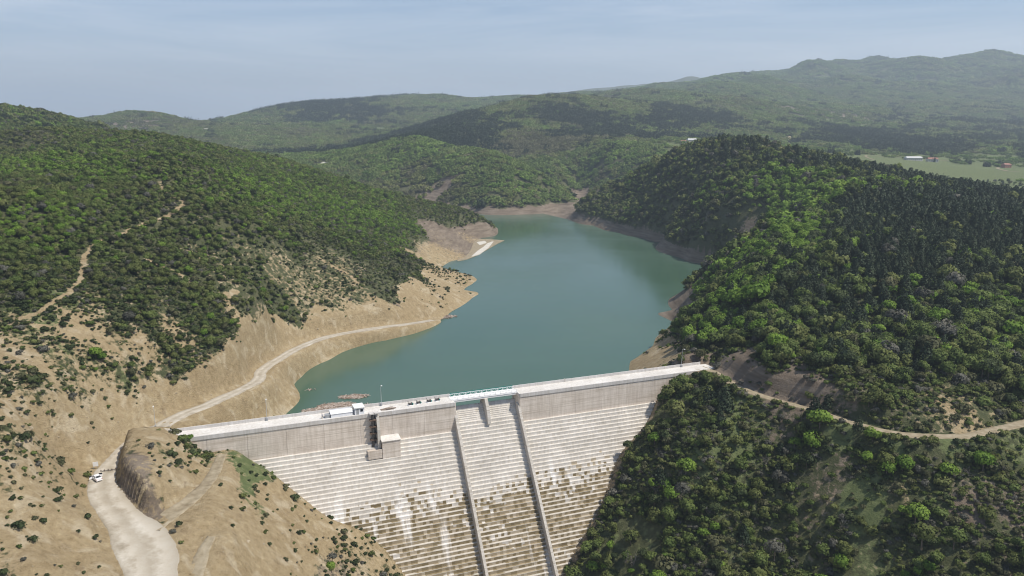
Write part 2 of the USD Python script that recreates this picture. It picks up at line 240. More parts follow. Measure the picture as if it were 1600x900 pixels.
# concrete: form-lift lines, vertical wash and cloudy tone; object coordinates are metres along, across and up the dam
def concrete(name, lo, hi, lines=True, stains=False):
    N = {"tc": ("texture_coordinate", {}), "n": ("noise_texture", {"scale": .12, "detail": 8.0, "roughness": .65}), "r": ("rgb_ramp", {"ramp": [(.3, lo), (.7, hi)]}),
         "vm": ("mapping", {"scale": (1.1, 1.1, .1)}), "vn": ("noise_texture", {"scale": 1.0, "detail": 5.0, "roughness": .6}), "vr": ("rgb_ramp", {"ramp": [(.3, (.74, .72, .68)), (.6, (1, 1, 1))]}),
         "c1": ("mix", {"mix_type": "multiply", "fac": .75}), "p": ("principled_bsdf", {"roughness": .85, "specular_ior_level": .25}), "b": ("bump", {"strength": .3, "distance": .05})}
    L = [("tc.object", "n.vector"), ("n.fac", "r.fac"), ("tc.object", "vm.vector"), ("vm.vector", "vn.vector"), ("vn.fac", "vr.fac"), ("r.color", "c1.color1"), ("vr.color", "c1.color2"), ("vn.fac", "b.height"), ("b.normal", "p.normal")]
    out = "c1.color"
    if lines:
        N |= {"lm": ("mapping", {"scale": (.03, .03, 3.4)}), "ln": ("noise_texture", {"scale": 1.0, "detail": 3.0, "roughness": .7}), "lr": ("rgb_ramp", {"ramp": [(.36, (.66, .63, .58)), (.52, (1, 1, 1))]}), "c2": ("mix", {"mix_type": "multiply", "fac": .8})}
        L += [("tc.object", "lm.vector"), ("lm.vector", "ln.vector"), ("ln.fac", "lr.fac"), (out, "c2.color1"), ("lr.color", "c2.color2")]; out = "c2.color"
    if stains:
        # damp brown blocks low on the face: one cell per placing of one step, wetter further down; white lime bloom in streaks
        N |= {"sx": ("separate_xyz", {}), "cxm": ("math", {"math_type": "multiply", "value2": .85}), "czm": ("math", {"math_type": "multiply_add", "value2": 1 / 1.2, "value3": 9.0}),
              "cz": ("math", {"math_type": "floor"}), "wz": ("white_noise_texture", {"dimensions": "1D"}), "cxo": ("math", {"math_type": "multiply_add", "value2": 7.0}), "cx": ("math", {"math_type": "floor"}), "cc": ("combine_xyz", {}),
              "wn": ("white_noise_texture", {"dimensions": "2D"}),
              "bm": ("mapping", {"scale": (.045, 0, .10)}), "bn": ("noise_texture", {"scale": 1.0, "detail": 3.0, "roughness": .6}),
              "hz": ("map_range", {"from_min": -21.0, "from_max": -36.0, "to_min": -.85, "to_max": .36, "clamp": True}),
              "a1": ("math", {"math_type": "multiply_add", "value2": 1.7, "value3": -.85}), "a2": ("math", {"math_type": "multiply_add", "value2": .78}), "a3": ("math", {"math_type": "add"}),
              "th": ("map_range", {"range_type": "smoothstep", "from_min": .26, "from_max": .31, "clamp": True}),
              "rz": ("math", {"math_type": "fraction"}), "ris": ("map_range", {"from_min": .93, "from_max": .80, "to_min": 0.25, "to_max": 1.0, "clamp": True}), "thm": ("math", {"math_type": "multiply"}),
              "bc": ("rgb_ramp", {"ramp": [(.0, (.34, .28, .19)), (.35, (.25, .20, .12)), (.7, (.20, .155, .085)), (.85, (.43, .37, .28))], "interpolate": False}), "c3": ("mix_color", {}),
              "wm": ("mapping", {"scale": (.16, 0, .022), "location": (3.3, 0, 0)}), "wnn": ("noise_texture", {"scale": 1.0, "detail": 4.0, "roughness": .55}),
              "wt": ("map_range", {"range_type": "smoothstep", "from_min": .57, "from_max": .70, "to_max": .85, "clamp": True}), "wh": ("map_range", {"from_min": -22.0, "from_max": -30.0, "clamp": True}), "wmul": ("math", {"math_type": "multiply"}), "c4": ("mix_color", {"b": (.80, .78, .76)})}
        L += [("tc.object", "sx.vector"), ("sx.z", "czm.value1"), ("czm.result", "cz.value1"), ("cz.result", "wz.w"), ("wz.value", "cxo.value1"), ("sx.x", "cxm.value1"), ("cxm.result", "cxo.value3"), ("cxo.result", "cx.value1"), ("cx.result", "cc.x"), ("cz.result", "cc.y"), ("cc.vector", "wn.vector"),
              ("tc.object", "bm.vector"), ("bm.vector", "bn.vector"), ("sx.z", "hz.value"), ("bn.fac", "a1.value1"), ("wn.value", "a2.value1"), ("a1.result", "a2.value3"), ("a2.result", "a3.value1"), ("hz.result", "a3.value2"), ("a3.result", "th.value"),
              ("czm.result", "rz.value1"), ("rz.result", "ris.value"), ("th.result", "thm.value1"), ("ris.result", "thm.value2"), ("wn.value", "bc.fac"), (out, "c3.a"), ("bc.color", "c3.b"), ("thm.result", "c3.fac"),
              ("tc.object", "wm.vector"), ("wm.vector", "wnn.vector"), ("wnn.fac", "wt.value"), ("sx.z", "wh.value"), ("wt.result", "wmul.value1"), ("wh.result", "wmul.value2"), ("wmul.result", "c4.fac"), ("c3.result", "c4.a")]
        out = "c4.result"
    L += [(out, "p.base_color")]
    mat(name, N, L)
concrete("concrete_wall", (.57, .50, .435), (.75, .68, .61))
concrete("concrete_step", (.53, .50, .455), (.70, .665, .62), lines=False, stains=True)
concrete("concrete_pale", (.50, .48, .46), (.62, .60, .585), lines=False)
concrete("concrete_deck", (.54, .51, .47), (.74, .72, .69), lines=False)
concrete("concrete_training", (.46, .43, .39), (.58, .55, .51))
plain("white_paint", (.78, .78, .78), .5, .05); plain("white_panel", (.70, .71, .735), .45, .06); plain("roof_white", (.74, .74, .72), .5, .04)
plain("grey_metal", (.30, .31, .32), .5, .15); plain("dark_metal", (.045, .042, .04), .6, .3); plain("rust_metal", (.13, .085, .06), .8, .35)
plain("green_metal", (.03, .20, .17), .5, .2); plain("galvanised", (.42, .43, .44), .45, .1); plain("glass_dark", (.02, .025, .03), .12, .1); plain("rubber", (.02, .02, .02), .8, .2)
plain("car_white", (.80, .80, .81), .3, .02); plain("red_lamp", (.45, .03, .02), .4, .1); plain("timber", (.25, .185, .14), .9, .35, 6.0); plain("timber_pale", (.42, .36, .31), .9, .3, 6.0)
plain("green_net", (.02, .17, .14), .7, .2); plain("roof_red", (.30, .14, .10), .8, .25, .8); plain("roof_pale", (.52, .52, .51), .7, .1); plain("plaster", (.50, .48, .45), .8, .06); plain("cloth_dark", (.03, .03, .04), .9, .2); plain("skin", (.45, .30, .22), .6, .05); plain("blue_cloth", (.06, .09, .2), .9, .2); plain("pale_sand", (.54, .51, .45), .95, .12, .3)

# ------------------------------------------------------------ roads cut into the ground
def spline(points, step):
    p = np.asarray(points, float); t = np.r_[0, np.cumsum(np.hypot(*np.diff(p[:, :2], axis=0).T))]
    from scipy.interpolate import PchipInterpolator
    q = np.arange(0, t[-1], step); return PchipInterpolator(t, p)(q)
ROADS = {
 "access_road": [(252, 668, 0, 8), (215, 688, .2, 6.5), (186, 715, .3, 6.5), (164, 745, 0, 7), (166, 775, -.7, 8), (188, 805, -1.8, 9), (214, 835, -2.9, 11.5), (232, 868, -4.1, 12), (237, 905, -5.3, 10), (238, 960, -7, 10)],
 "shore_road": [(252, 667, -.05, 6), (278, 651, -.3, 5.4), (330, 630, -.9, 5), (370, 612, -2.6, 5), (400, 596, -4.2, 5), (412, 577, -6, 5), (440, 558, -7.5, 5), (500, 530, -10, 4.8), (560, 517, -11.5, 4.6), (600, 511, -12.3, 4.4), (640, 506, -13.6, 4.2), (676, 500, -16.6, 4)],
 "side_track": [(236, 828, -2.9, 5), (268, 802, -3.0, 5), (300, 778, -3.3, 4.2), (325, 752, -4.3, 3.6), (340, 725, -5.2, 3.2), (349, 708, -5.6, 2.6)],
 "spur_track": [(331, 838, -5.2, 2.5), (318, 862, -5.8, 3.2), (306, 890, -6.4, 4), (296, 920, -7, 4)],
 "hill_track": [(1092, 575, -.1, 5), (1118, 583, -.1, 4), (1150, 603, 0, 3.2), (1200, 622, 0, 3), (1260, 638, 0, 3), (1330, 660, 0, 3), (1400, 677, 0, 3.4), (1450, 682, 0, 3.8), (1500, 682, 0, 3.8), (1550, 673, 0, 3.6), (1600, 660, 0, 3.6), (1680, 640, .5, 3.6)]}
road_line = {}
for k, v in ROADS.items():
    v = np.array(v, float); road_line[k] = spline(np.c_[at_z(v[:, 0], v[:, 1], v[:, 2]), v[:, 3]], 1.0)
for k in ("side_track", "spur_track", "hill_track", "shore_road", "access_road"):
    ln = road_line[k]; tree = cKDTree(ln[:, :2])
    d, i = tree.query(np.stack([XX, YY], -1), distance_upper_bound=40)
    hit = np.isfinite(d); w = np.zeros_like(ZZ); zr = np.zeros_like(ZZ)
    half = ln[np.minimum(i, len(ln) - 1), 3] / 2
    blend = 3.0 if k == "access_road" else 5.0
    w[hit] = 1 - sstep(0, 1, (d[hit] - half[hit] - 1.2) / blend); zr[hit] = ln[i[hit], 2]
    ZZ = ZZ * (1 - w) + (zr - .12) * w
# the rocky mound left standing between the two roads, cut steeply on its road side
edge = np.array([at_z(*p) for p in [(191, 703, .2), (181, 745, 0), (184, 760, -.4), (200, 775, -1), (220, 797, -1.7), (236, 809, -2.2)]])[:, :2]
foot = sg.Polygon(np.vstack([edge, np.array([at_z(*p) for p in [(262, 790, -2.9), (290, 772, -3.4), (312, 745, -4.4), (326, 720, -5.3), (300, 694, -2.2), (272, 685, -.1), (262, 677, .1), (240, 678, .2), (214, 691, .2)]])[:, :2]]))
tops = np.array([at_z(*p) for p in [(198, 708, 5.6), (205, 742, 5.6), (216, 768, 4.8), (233, 795, 1.8), (222, 712, 6.6), (238, 690, 6.8), (254, 674, 5.4), (268, 680, 2.4), (246, 745, 4.6), (262, 735, 3.0), (284, 704, 1.2), (298, 691, -.4), (280, 768, -1.4), (306, 735, -3.6), (318, 716, -4.6), (255, 788, -1.6), (290, 772, -3.3), (240, 803, -1.4)]])
mtop = RBFInterpolator(tops[:, :2], tops[:, 2], kernel="linear", smoothing=.02)
inside = shapely.contains_xy(foot, XX, YY); P2 = shapely.points(XX[inside], YY[inside])
de = shapely.distance(sg.LineString(edge), P2); db = shapely.distance(foot.exterior, P2); base = ZZ[inside]
rough = fbm2(XX[inside], YY[inside], 5, 4, 71) * 1.6 + (rid(XX[inside], YY[inside], 3.2, 3, 72) - .6) * .5
top = mtop(np.stack([XX[inside], YY[inside]], -1)) + rough * sstep(0, 2.5, db)
ZZ[inside] = np.maximum(base - .3, base + (top - base) * sstep(.1, 2.4, de + rough * .35) * sstep(0, 2.0, db + .5))
# keep the ground under the dam's concrete where the dam stands in the open
G = ground_grid()
def gz(x, y): return G(np.stack([np.asarray(y, float), np.asarray(x, float)], -1))
def sight(px, py, lo=110.0, hi=11000.0, n=2600):
    """where sightings meet the ground"""
    d = ray(np.atleast_1d(px), np.atleast_1d(py)); t = np.exp(np.linspace(math.log(lo), math.log(hi), n))
    P = EYE + t[None, :, None] * d[:, None]; below = P[..., 2] < np.maximum(gz(P[..., 0], P[..., 1]), WATER - .5)
    k = np.where(below.any(1), below.argmax(1), n - 1)
    return P[np.arange(len(k)), k]

# ------------------------------------------------------------ what grows and what lies bare where: sighted samples
# px py | bare tan, grass, brown | tree density, pine share, shrub share, brightness
S = """0 200 .05 .2 .1 1 0 .3 .55,100 208 .05 .2 .1 1 0 .3 .5,200 222 .05 .2 .1 1 0 .3 .55,300 240 .05 .2 0 1 0 .3 .6,400 262 .05 .2 0 1 0 .3 .6,500 290 .05 .2 0 1 0 .3 .6,600 315 .05 .2 0 1 0 .3 .6,700 335 .1 .2 .1 1 0 .2 .45,740 345 .1 .2 .1 1 0 .2 .4,
0 170 .05 .2 0 1 0 .2 .4,80 180 .05 .2 0 1 .1 .2 .4,
0 240 .1 .2 .1 .95 0 .4 .35,60 215 .2 .1 .4 .7 0 .4 .3,0 300 .1 .2 .1 1 0 .4 .4,100 300 .1 .2 .1 1 0 .4 .45,100 250 .05 .2 0 1 0 .3 .7,200 280 .05 .2 0 1 0 .3 .65,250 270 .1 .2 .1 .9 0 .5 .4,320 290 .1 .2 0 .95 0 .4 .6,250 300 .35 .1 .1 .7 0 .6 .4,290 320 .4 .2 .1 .6 0 .6 .4,400 310 .05 .2 0 1 0 .3 .75,500 340 .05 .2 0 1 0 .3 .75,600 365 .05 .2 0 1 0 .3 .7,550 330 .05 .2 0 1 0 .3 .8,640 355 .05 .2 0 1 0 .3 .7,
0 350 .1 .2 0 1 0 .3 .7,60 340 .1 .2 0 1 0 .3 .7,0 400 .15 .2 .1 .95 0 .4 .5,60 420 .2 .2 .1 .9 0 .4 .5,100 390 .2 .2 .1 .9 0 .4 .5,200 340 .15 .2 .1 .9 0 .5 .5,200 400 .3 .3 .1 .7 0 .7 .45,250 370 .3 .3 .1 .75 0 .7 .4,300 360 .35 .2 .1 .7 0 .7 .4,300 400 .45 .2 .1 .5 0 .7 .45,350 430 .42 .2 .1 .4 0 .8 .4,400 350 .2 .2 .1 .85 0 .6 .5,400 400 .40 .2 .1 .5 0 .7 .5,450 430 .46 .15 .1 .22 0 .95 .35,500 420 .45 .15 .1 .25 0 .95 .35,550 420 .44 .2 .1 .22 0 .95 .35,600 440 .3 .4 .1 .5 0 1 .25,500 465 .48 .15 .1 .2 0 1 .3,560 460 .45 .3 .1 .35 0 1 .3,630 425 .25 .4 .1 .6 0 .8 .3,450 380 .2 .2 0 .85 0 .5 .6,550 385 .15 .2 0 .9 0 .5 .6,620 395 .1 .2 0 .95 0 .4 .6,420 480 .35 .2 .1 .75 0 .6 .45,470 460 .47 .1 .1 .25 0 .9 .35,300 490 .3 .2 .1 .8 0 .5 .5,340 540 .2 .3 .1 .95 0 .4 .5,370 520 .2 .3 .1 .95 0 .4 .5,300 450 .25 .3 .1 .75 0 .6 .5,250 470 .4 .2 .1 .6 0 .7 .45,200 450 .35 .4 .1 .55 0 .8 .4,150 480 .5 .5 .1 .3 0 .9 .3,100 470 .4 .6 .1 .3 0 .9 .3,40 460 .2 .5 .1 .6 0 .6 .45,0 465 .3 .4 .1 .5 0 .8 .4,
0 510 .52 .4 0 .25 0 1 .2,60 500 .43 .6 0 .25 0 1 .2,105 508 .95 .1 0 .04 0 1 .2,140 520 .62 .3 0 .2 0 1 .2,170 535 .62 .1 0 .25 0 1 .2,225 540 .64 .05 0 .25 0 1 .2,200 500 .4 .3 0 .5 0 .8 .4,240 520 .4 .3 0 .6 0 .6 .45,150 560 .5 .5 0 .3 0 .8 .7,200 590 .4 .5 0 .6 0 .6 .4,235 600 .5 .4 0 .6 0 .6 .4,265 570 .45 .2 .1 .6 0 .7 .3,300 570 .45 .2 0 .6 0 .9 .3,330 580 .45 .2 0 .6 0 .9 .3,290 545 .65 .1 .1 .35 0 .9 .35,60 540 .5 .6 0 .2 0 1 .2,90 545 .5 .6 0 .2 0 1 .2,30 560 .85 .1 0 .06 0 1 .2,100 580 .5 .35 0 .25 0 1 .2,50 590 .5 .35 0 .28 0 1 .2,0 600 .46 .4 0 .3 0 1 .2,130 610 .56 .3 0 .22 0 1 .2,185 610 .6 .4 0 .2 0 1 .2,250 622 .5 .5 0 .25 0 1 .2,
150 640 1 0 0 .03 0 1 .2,200 640 1 0 0 .01 0 1 .2,120 690 1 0 0 .02 0 1 .2,180 685 1 0 0 0 0 1 .2,0 680 .5 .4 0 .25 0 1 .2,40 655 .9 .1 0 .07 0 1 .2,0 640 .95 0 0 .03 0 1 .2,60 690 .62 .25 0 .18 0 1 .2,0 760 .58 .2 .1 .2 0 1 .2,60 760 .7 .1 .1 .12 0 1 .2,80 725 .6 .4 0 .14 0 1 .2,100 790 .92 0 .1 .05 0 1 .2,0 880 .56 .3 .1 .22 0 1 .2,60 870 .9 .1 .1 .04 0 1 .2,30 840 .8 .1 .1 .1 0 1 .2,150 830 .85 .1 .1 .08 0 1 .2,130 890 1 0 0 .02 0 1 .2,175 850 .9 .1 0 .08 0 1 .2,120 740 1 0 0 .02 0 1 .2,
225 715 .8 .2 .2 .06 0 1 .2,250 705 .55 .55 .1 .1 0 1 .2,270 722 .55 .55 .1 .1 0 1 .2,235 745 .7 .2 .45 .08 0 1 .2,245 765 .7 .1 .45 .05 0 1 .2,285 745 1 0 0 .01 0 1 .2,265 775 1 0 0 .01 0 1 .2,298 692 .5 .8 0 .25 0 1 .3,195 740 .42 0 .7 0 0 1 .2,210 770 .42 0 .7 0 0 1 .2,228 795 .42 0 .7 0 0 1 .2,200 720 .42 0 .7 0 0 1 .2,262 683 1 0 0 0 0 1 .2,
320 790 1 0 0 0 0 1 .2,360 740 .95 .05 .1 .03 0 1 .2,395 735 .35 .95 0 .05 0 1 .4,400 765 .35 .95 0 .05 0 1 .4,405 800 .5 .8 0 .05 0 1 .4,404 830 .8 .3 0 .03 0 1 .3,370 790 1 0 0 .01 0 1 .2,430 780 .9 .05 .2 .04 0 1 .2,440 830 1 0 .1 .01 0 1 .2,480 840 .75 .2 .4 .06 0 1 .3,530 840 .5 .3 .6 .1 0 1 .3,560 880 .5 .4 .5 .1 0 1 .3,600 885 .4 .4 .6 .1 0 1 .3,480 890 .7 .3 .3 .06 0 1 .3,400 880 1 0 0 0 0 1 .2,330 700 .6 .5 .2 .05 0 1 .2,
300 655 1 0 0 0 0 1 .2,350 640 1 0 0 0 0 1 .2,400 622 1 0 0 0 0 1 .2,440 610 1 0 0 0 0 1 .2,440 570 1 0 0 0 0 1 .2,390 570 1 0 0 0 0 1 .2,450 525 1 0 .1 0 0 1 .2,520 505 1 0 .1 0 0 1 .2,600 490 1 0 .1 0 0 1 .2,650 460 1 0 .1 0 0 1 .2,660 480 1 0 .1 .01 0 1 .2,700 445 1 0 .1 0 0 1 .2,710 462 .9 .1 .2 .02 0 1 .2,690 400 .62 0 .6 0 0 1 .2,660 405 1 0 .1 0 0 1 .2,710 375 .3 0 1 0 0 1 .2,745 357 .2 0 1 0 0 1 .2,690 372 .4 0 .9 0 0 1 .2,745 378 .5 .5 .4 0 0 1 .2,
800 275 .05 .2 .1 1 .0 .2 .5,850 285 .05 .2 .1 1 .0 .2 .5,760 250 .05 .2 .1 1 0 .2 .5,700 260 .05 .2 .1 1 0 .2 .55,650 240 .05 .2 0 1 .05 .2 .55,600 255 .05 .2 0 1 0 .2 .6,550 260 .05 .2 .1 1 0 .2 .4,640 275 .05 .2 .2 1 .05 .2 .3,800 325 .1 0 1 0 0 1 .2,690 300 .1 0 1 .05 0 1 .2,650 292 .05 .1 .4 .7 0 .4 .3,720 300 .05 .2 .1 1 .05 .2 .35,
950 325 .05 .2 .1 1 .05 .2 .4,1050 285 .05 .2 0 1 .12 .2 .45,1000 340 .05 .2 .1 1 .1 .2 .35,1000 290 .05 .2 .1 1 .05 .2 .5,1100 320 .05 .2 0 1 .08 .2 .75,1080 350 .05 .2 .1 1 .15 .3 .35,1120 380 .1 .2 .3 .8 .1 .5 .3,1200 290 .02 .2 0 1 .03 .2 1.0,1250 310 .02 .2 0 1 0 .2 1.1,1150 400 .02 .2 0 1 .05 .2 1.0,1100 450 .02 .2 0 1 .03 .2 .95,1250 360 .02 .2 0 1 .03 .2 1.1,1300 310 .02 .2 0 1 .03 .2 .85,1320 285 .02 .2 0 1 .2 .2 .7,1060 245 .02 .2 0 1 .5 .2 .45,1100 245 .02 .2 0 1 .45 .2 .5,1150 232 .02 .1 0 1 .8 .1 .4,1180 260 .02 .1 0 1 .4 .1 .5,1250 246 .02 .1 0 1 .85 .1 .4,1350 265 .02 .1 0 1 .85 .1 .4,1450 285 .02 .1 0 1 1 .05 .4,1400 330 .02 .1 .2 1 1 .05 .4,1350 320 .02 .1 .2 1 1 .05 .4,1550 330 .02 .1 .2 1 1 .05 .4,1500 360 .05 .1 .2 .95 .95 .05 .4,1590 420 .05 .1 .2 .95 .9 .1 .4,1500 420 .05 .1 .2 .95 .9 .1 .4,1400 400 .05 .1 .2 .95 .92 .1 .4,1340 360 .02 .1 .2 1 .9 .05 .5,1300 420 .02 .1 .2 1 .8 .1 .55,1250 420 .02 .1 .2 1 .5 .1 .7,1250 470 .02 .1 .2 1 .6 .1 .55,1200 440 .02 .2 .1 1 .35 .2 .7,1150 480 .02 .2 0 1 .12 .2 .9,1200 520 .05 .2 .1 1 .35 .3 .55,1300 500 .05 .2 .2 .95 .5 .3 .5,1350 472 .15 .4 .2 .6 .7 .3 .5,1500 500 .05 .2 .2 .95 .4 .3 .55,1580 500 .05 .2 .2 .95 .3 .3 .65,1430 470 .05 .2 .2 .9 .6 .2 .5,1450 550 .05 .2 .2 .95 .2 .4 .5,1380 550 .05 .2 .2 .95 .2 .4 .5,1550 570 .05 .2 .2 .95 .25 .4 .5,1300 570 .05 .2 .2 .95 .2 .4 .5,1200 565 .05 .2 .2 .95 .2 .4 .5,1100 530 .02 .2 .1 1 .12 .2 .95,1060 520 .05 .2 .2 1 .05 .3 .7,1070 565 .3 .1 .8 .1 0 .8 .3,1030 555 .8 .1 .3 0 0 1 .2,1000 565 .7 .2 .3 .02 0 1 .2,1050 495 .2 0 .9 0 0 1 .2,1070 470 .1 0 1 .05 0 1 .2,
1150 588 .15 .1 .9 .02 0 1 .2,1220 608 .2 .1 .9 .04 0 1 .2,1180 600 .3 .1 .8 .02 0 1 .2,1270 632 .2 .1 .8 .1 0 1 .2,1320 640 .2 .3 .5 .3 0 .7 .3,1470 664 .42 .4 .4 .15 0 1 .2,1400 650 .2 .3 .4 .5 0 .6 .4,1590 635 .1 .3 .2 .7 .1 .5 .4,1550 650 .4 .4 .2 .2 0 .8 .3,
1085 600 .1 .8 .1 .5 .1 .5 .4,1060 640 .05 .4 .2 1 .25 .2 .4,1110 620 .05 .4 .2 .95 .5 .2 .35,1110 650 .05 .4 .2 .9 .3 .3 .45,1170 640 .1 .7 .2 .3 0 .8 .35,1180 665 .1 .5 .4 .5 0 .8 .3,1230 660 .35 .4 .5 .12 0 1 .3,1280 680 .05 .4 .2 .95 .3 .2 .7,1330 685 .1 .7 .2 .25 0 .7 .4,1400 700 .1 .7 .2 .2 0 .8 .4,1500 700 .15 .75 .1 .15 0 1 .3,1590 700 .35 .5 .1 .2 0 1 .3,1550 760 .3 .2 .5 .35 0 1 .3,1590 800 .25 .1 .65 .4 0 .9 .3,1250 710 .05 .3 .3 .9 .15 .3 .5,1100 700 .1 .6 .2 .6 0 .5 .45,1150 690 .1 .75 .1 .25 0 .6 .4,1050 700 .05 .4 .3 .95 .05 .3 .4,1000 760 .05 .4 .2 1 0 .2 .5,1060 750 .05 .4 .2 1 0 .2 .6,1100 780 .05 .4 .2 1 .1 .2 .6,1000 830 .05 .5 .2 .9 0 .3 .6,950 800 .05 .5 .2 1 0 .2 .65,930 840 .2 .2 .9 .1 0 .8 .3,960 880 .2 .2 .9 .15 0 .8 .3,1100 850 .05 .6 .2 .8 .05 .3 .5,1050 880 .05 .6 .2 .7 0 .4 .5,1150 740 .05 .5 .3 .8 .1 .3 .45,1200 760 .05 .4 .3 .9 .05 .3 .45,1220 720 .05 .3 .3 .9 .3 .3 .35,1320 740 .3 .3 .5 .25 0 .7 .3,1300 760 .4 .35 .45 .12 0 .8 .3,1400 775 .45 .35 .35 .15 0 .8 .3,1350 790 .1 .85 .1 .15 0 .7 .4,1380 735 .05 .3 .3 .95 0 .2 .85,1350 710 .05 .4 .3 .8 .1 .3 .6,1420 745 .2 .3 .4 .4 0 .8 .4,1480 740 .3 .3 .4 .35 0 .7 .5,1535 738 .2 .3 .4 .5 0 .4 .9,1450 790 .3 .5 .3 .25 0 .9 .4,1500 790 .25 .2 .7 .3 0 .9 .3,1200 850 .05 .4 .3 .95 .2 .2 .45,1280 840 .05 .4 .2 .95 0 .2 .65,1310 815 .1 .4 .4 .7 0 .3 .6,1360 830 .35 .5 .2 .08 0 .9 .3,1430 825 .05 .4 .3 .95 0 .2 .85,1450 860 .1 .4 .3 .85 0 .2 .8,1490 850 .2 .4 .3 .5 0 .5 .6,1560 840 .1 .4 .4 .6 0 .5 .75,1340 870 .4 .2 .5 .3 0 .6 .4,1250 890 .1 .4 .4 .7 .05 .4 .4,1400 880 .1 .3 .4 .85 .1 .4 .45,1590 880 .1 .3 .5 .7 0 .7 .35,
850 200 .05 .1 .2 1 .1 .2 .3,800 170 .05 .1 .2 1 .05 .2 .35,700 204 .05 .1 .2 1 .95 0 .35,740 215 .05 .1 .2 1 .95 0 .35,690 195 .05 .1 .2 1 .9 0 .35,760 200 .05 .1 .2 1 .6 0 .35,660 206 .05 .1 .2 1 .5 0 .4,880 187 .05 .1 .2 1 .8 .2 .3,900 195 .05 .1 .2 1 .7 .2 .3,930 200 .05 .1 .2 1 .5 .2 .35,820 220 .05 .1 .2 1 .15 .2 .08,880 230 .05 .1 .2 1 .12 .2 .08,970 205 .05 .1 .2 1 .85 .2 .4,1010 205 .05 .1 .2 1 .1 .2 .4,1050 195 .05 .1 .2 1 .8 .2 .4,1090 184 .05 .1 .2 1 .8 .2 .4,980 170 .05 .1 .1 1 .05 .2 .35,1100 165 .05 .1 .1 1 .05 .2 .4,900 250 .05 .2 .1 1 .05 .2 .5,950 240 .05 .2 .1 1 .05 .2 .6,900 275 .05 .2 .1 1 .1 .2 .45,950 270 .05 .2 .1 1 .1 .2 .45,1000 245 .05 .2 .1 1 .05 .2 .5,1050 222 .2 .7 .2 .3 0 .3 .5,1100 205 .05 .3 .1 .9 .1 .3 .45,1150 205 .05 .3 .1 .9 .15 .3 .45,1190 215 .1 .5 .3 .6 .1 .3 .45,1190 180 .3 .2 .4 .6 .1 .3 .4,1240 234 .3 .2 .8 .1 0 .8 .3,1250 200 .05 .2 .2 1 .1 .3 .4,1280 215 .05 .3 .1 .9 .4 .3 .4,1290 235 .05 .9 0 .3 .1 .5 .5,1350 215 .05 .2 .1 1 .95 .1 .35,1400 220 .05 .2 .1 1 .95 .1 .35,1450 232 .05 .3 .1 .9 .8 .1 .4,1330 205 .05 .3 .1 .9 .5 .1 .4,1340 195 .05 .7 .2 .4 .1 .5 .5,1310 183 .1 .3 .6 .4 .1 .3 .4,1350 240 .05 .9 0 .2 .1 .5 .5,1430 255 .03 1 0 .02 .3 .5 .5,1500 265 .03 1 0 .01 .3 .5 .5,1550 280 .03 1 0 .02 .3 .5 .5,1580 285 .05 .7 .1 .3 .3 .5 .5,1550 250 .05 .8 .1 .2 .2 .5 .5,1450 200 .1 .4 .2 .8 .15 .3 .4,1480 185 .15 .6 .2 .5 .15 .3 .4,1500 215 .05 .5 .1 .7 .15 .3 .45,1550 215 .05 .5 .1 .7 .2 .3 .4,1590 235 .1 .5 .1 .6 .2 .3 .4,1580 195 .05 .3 .1 .9 .3 .3 .35,1540 190 .05 .5 .1 .7 .15 .3 .35,
1150 130 .02 .2 0 1 .05 .2 .5,1300 120 .02 .2 0 1 .05 .2 .5,1400 110 .02 .2 0 1 .05 .2 .5,1500 110 .02 .2 0 1 .05 .2 .45,1590 120 .02 .2 0 1 .05 .2 .4,1450 150 .02 .2 0 1 .05 .2 .4,1300 160 .02 .2 0 1 .05 .2 .4,1400 170 .02 .2 .1 1 .1 .2 .35,1550 160 .02 .2 .1 1 .1 .2 .4,
400 185 .02 .2 .1 1 .05 .2 .35,530 165 .02 .1 .1 1 .8 .1 .35,570 175 .02 .1 .1 1 .7 .1 .35,600 165 .02 .2 .1 1 .05 .2 .4,680 160 .02 .2 .1 1 .05 .2 .4,500 200 .02 .2 .2 1 .1 .2 .3,600 200 .05 .8 .1 .3 .1 .2 .4,550 215 .02 .2 .2 1 .05 .2 .3,450 225 .02 .2 .1 1 .05 .2 .4,350 205 .02 .2 .1 1 .05 .2 .4,650 185 .02 .2 .1 1 .1 .2 .4,235 185 .1 .6 .4 .3 .1 .3 .35,220 192 .3 .1 .8 .3 0 .3 .3,160 188 .02 .4 .1 .8 .1 .2 .35,270 185 .05 .5 .2 .6 .1 .2 .35,270 195 .05 .3 .3 .8 .1 .2 .3,340 572 .2 .2 .1 .9 0 .5 .4,372 545 .2 .2 .1 .9 0 .5 .4,350 575 .2 .2 .1 .9 0 .5 .4,395 528 .2 .2 .1 .9 0 .5 .4,422 502 .2 .2 .1 .9 0 .5 .45,450 488 .25 .2 .1 .7 0 .7 .35,480 478 .46 .1 .1 .2 0 1 .3,520 476 .46 .1 .1 .2 0 1 .3,560 465 .45 .2 .1 .2 0 1 .3,600 458 .3 .2 .1 .45 0 1 .25,625 440 .25 .3 .1 .5 0 1 .25,645 418 .2 .3 .1 .7 0 .8 .3,280 605 .3 .2 .1 .7 0 .8 .35,310 590 .3 .2 .1 .75 0 .8 .35,
395 572 1 0 0 0 0 1 .2,365 592 1 0 0 0 0 1 .2,320 612 1 0 0 0 0 1 .2,440 532 1 0 .1 0 0 1 .2,500 497 1 0 .1 0 0 1 .2,570 486 1 0 .1 0 0 1 .2,640 456 1 0 .1 0 0 1 .2,664 428 1 0 .1 0 0 1 .2,
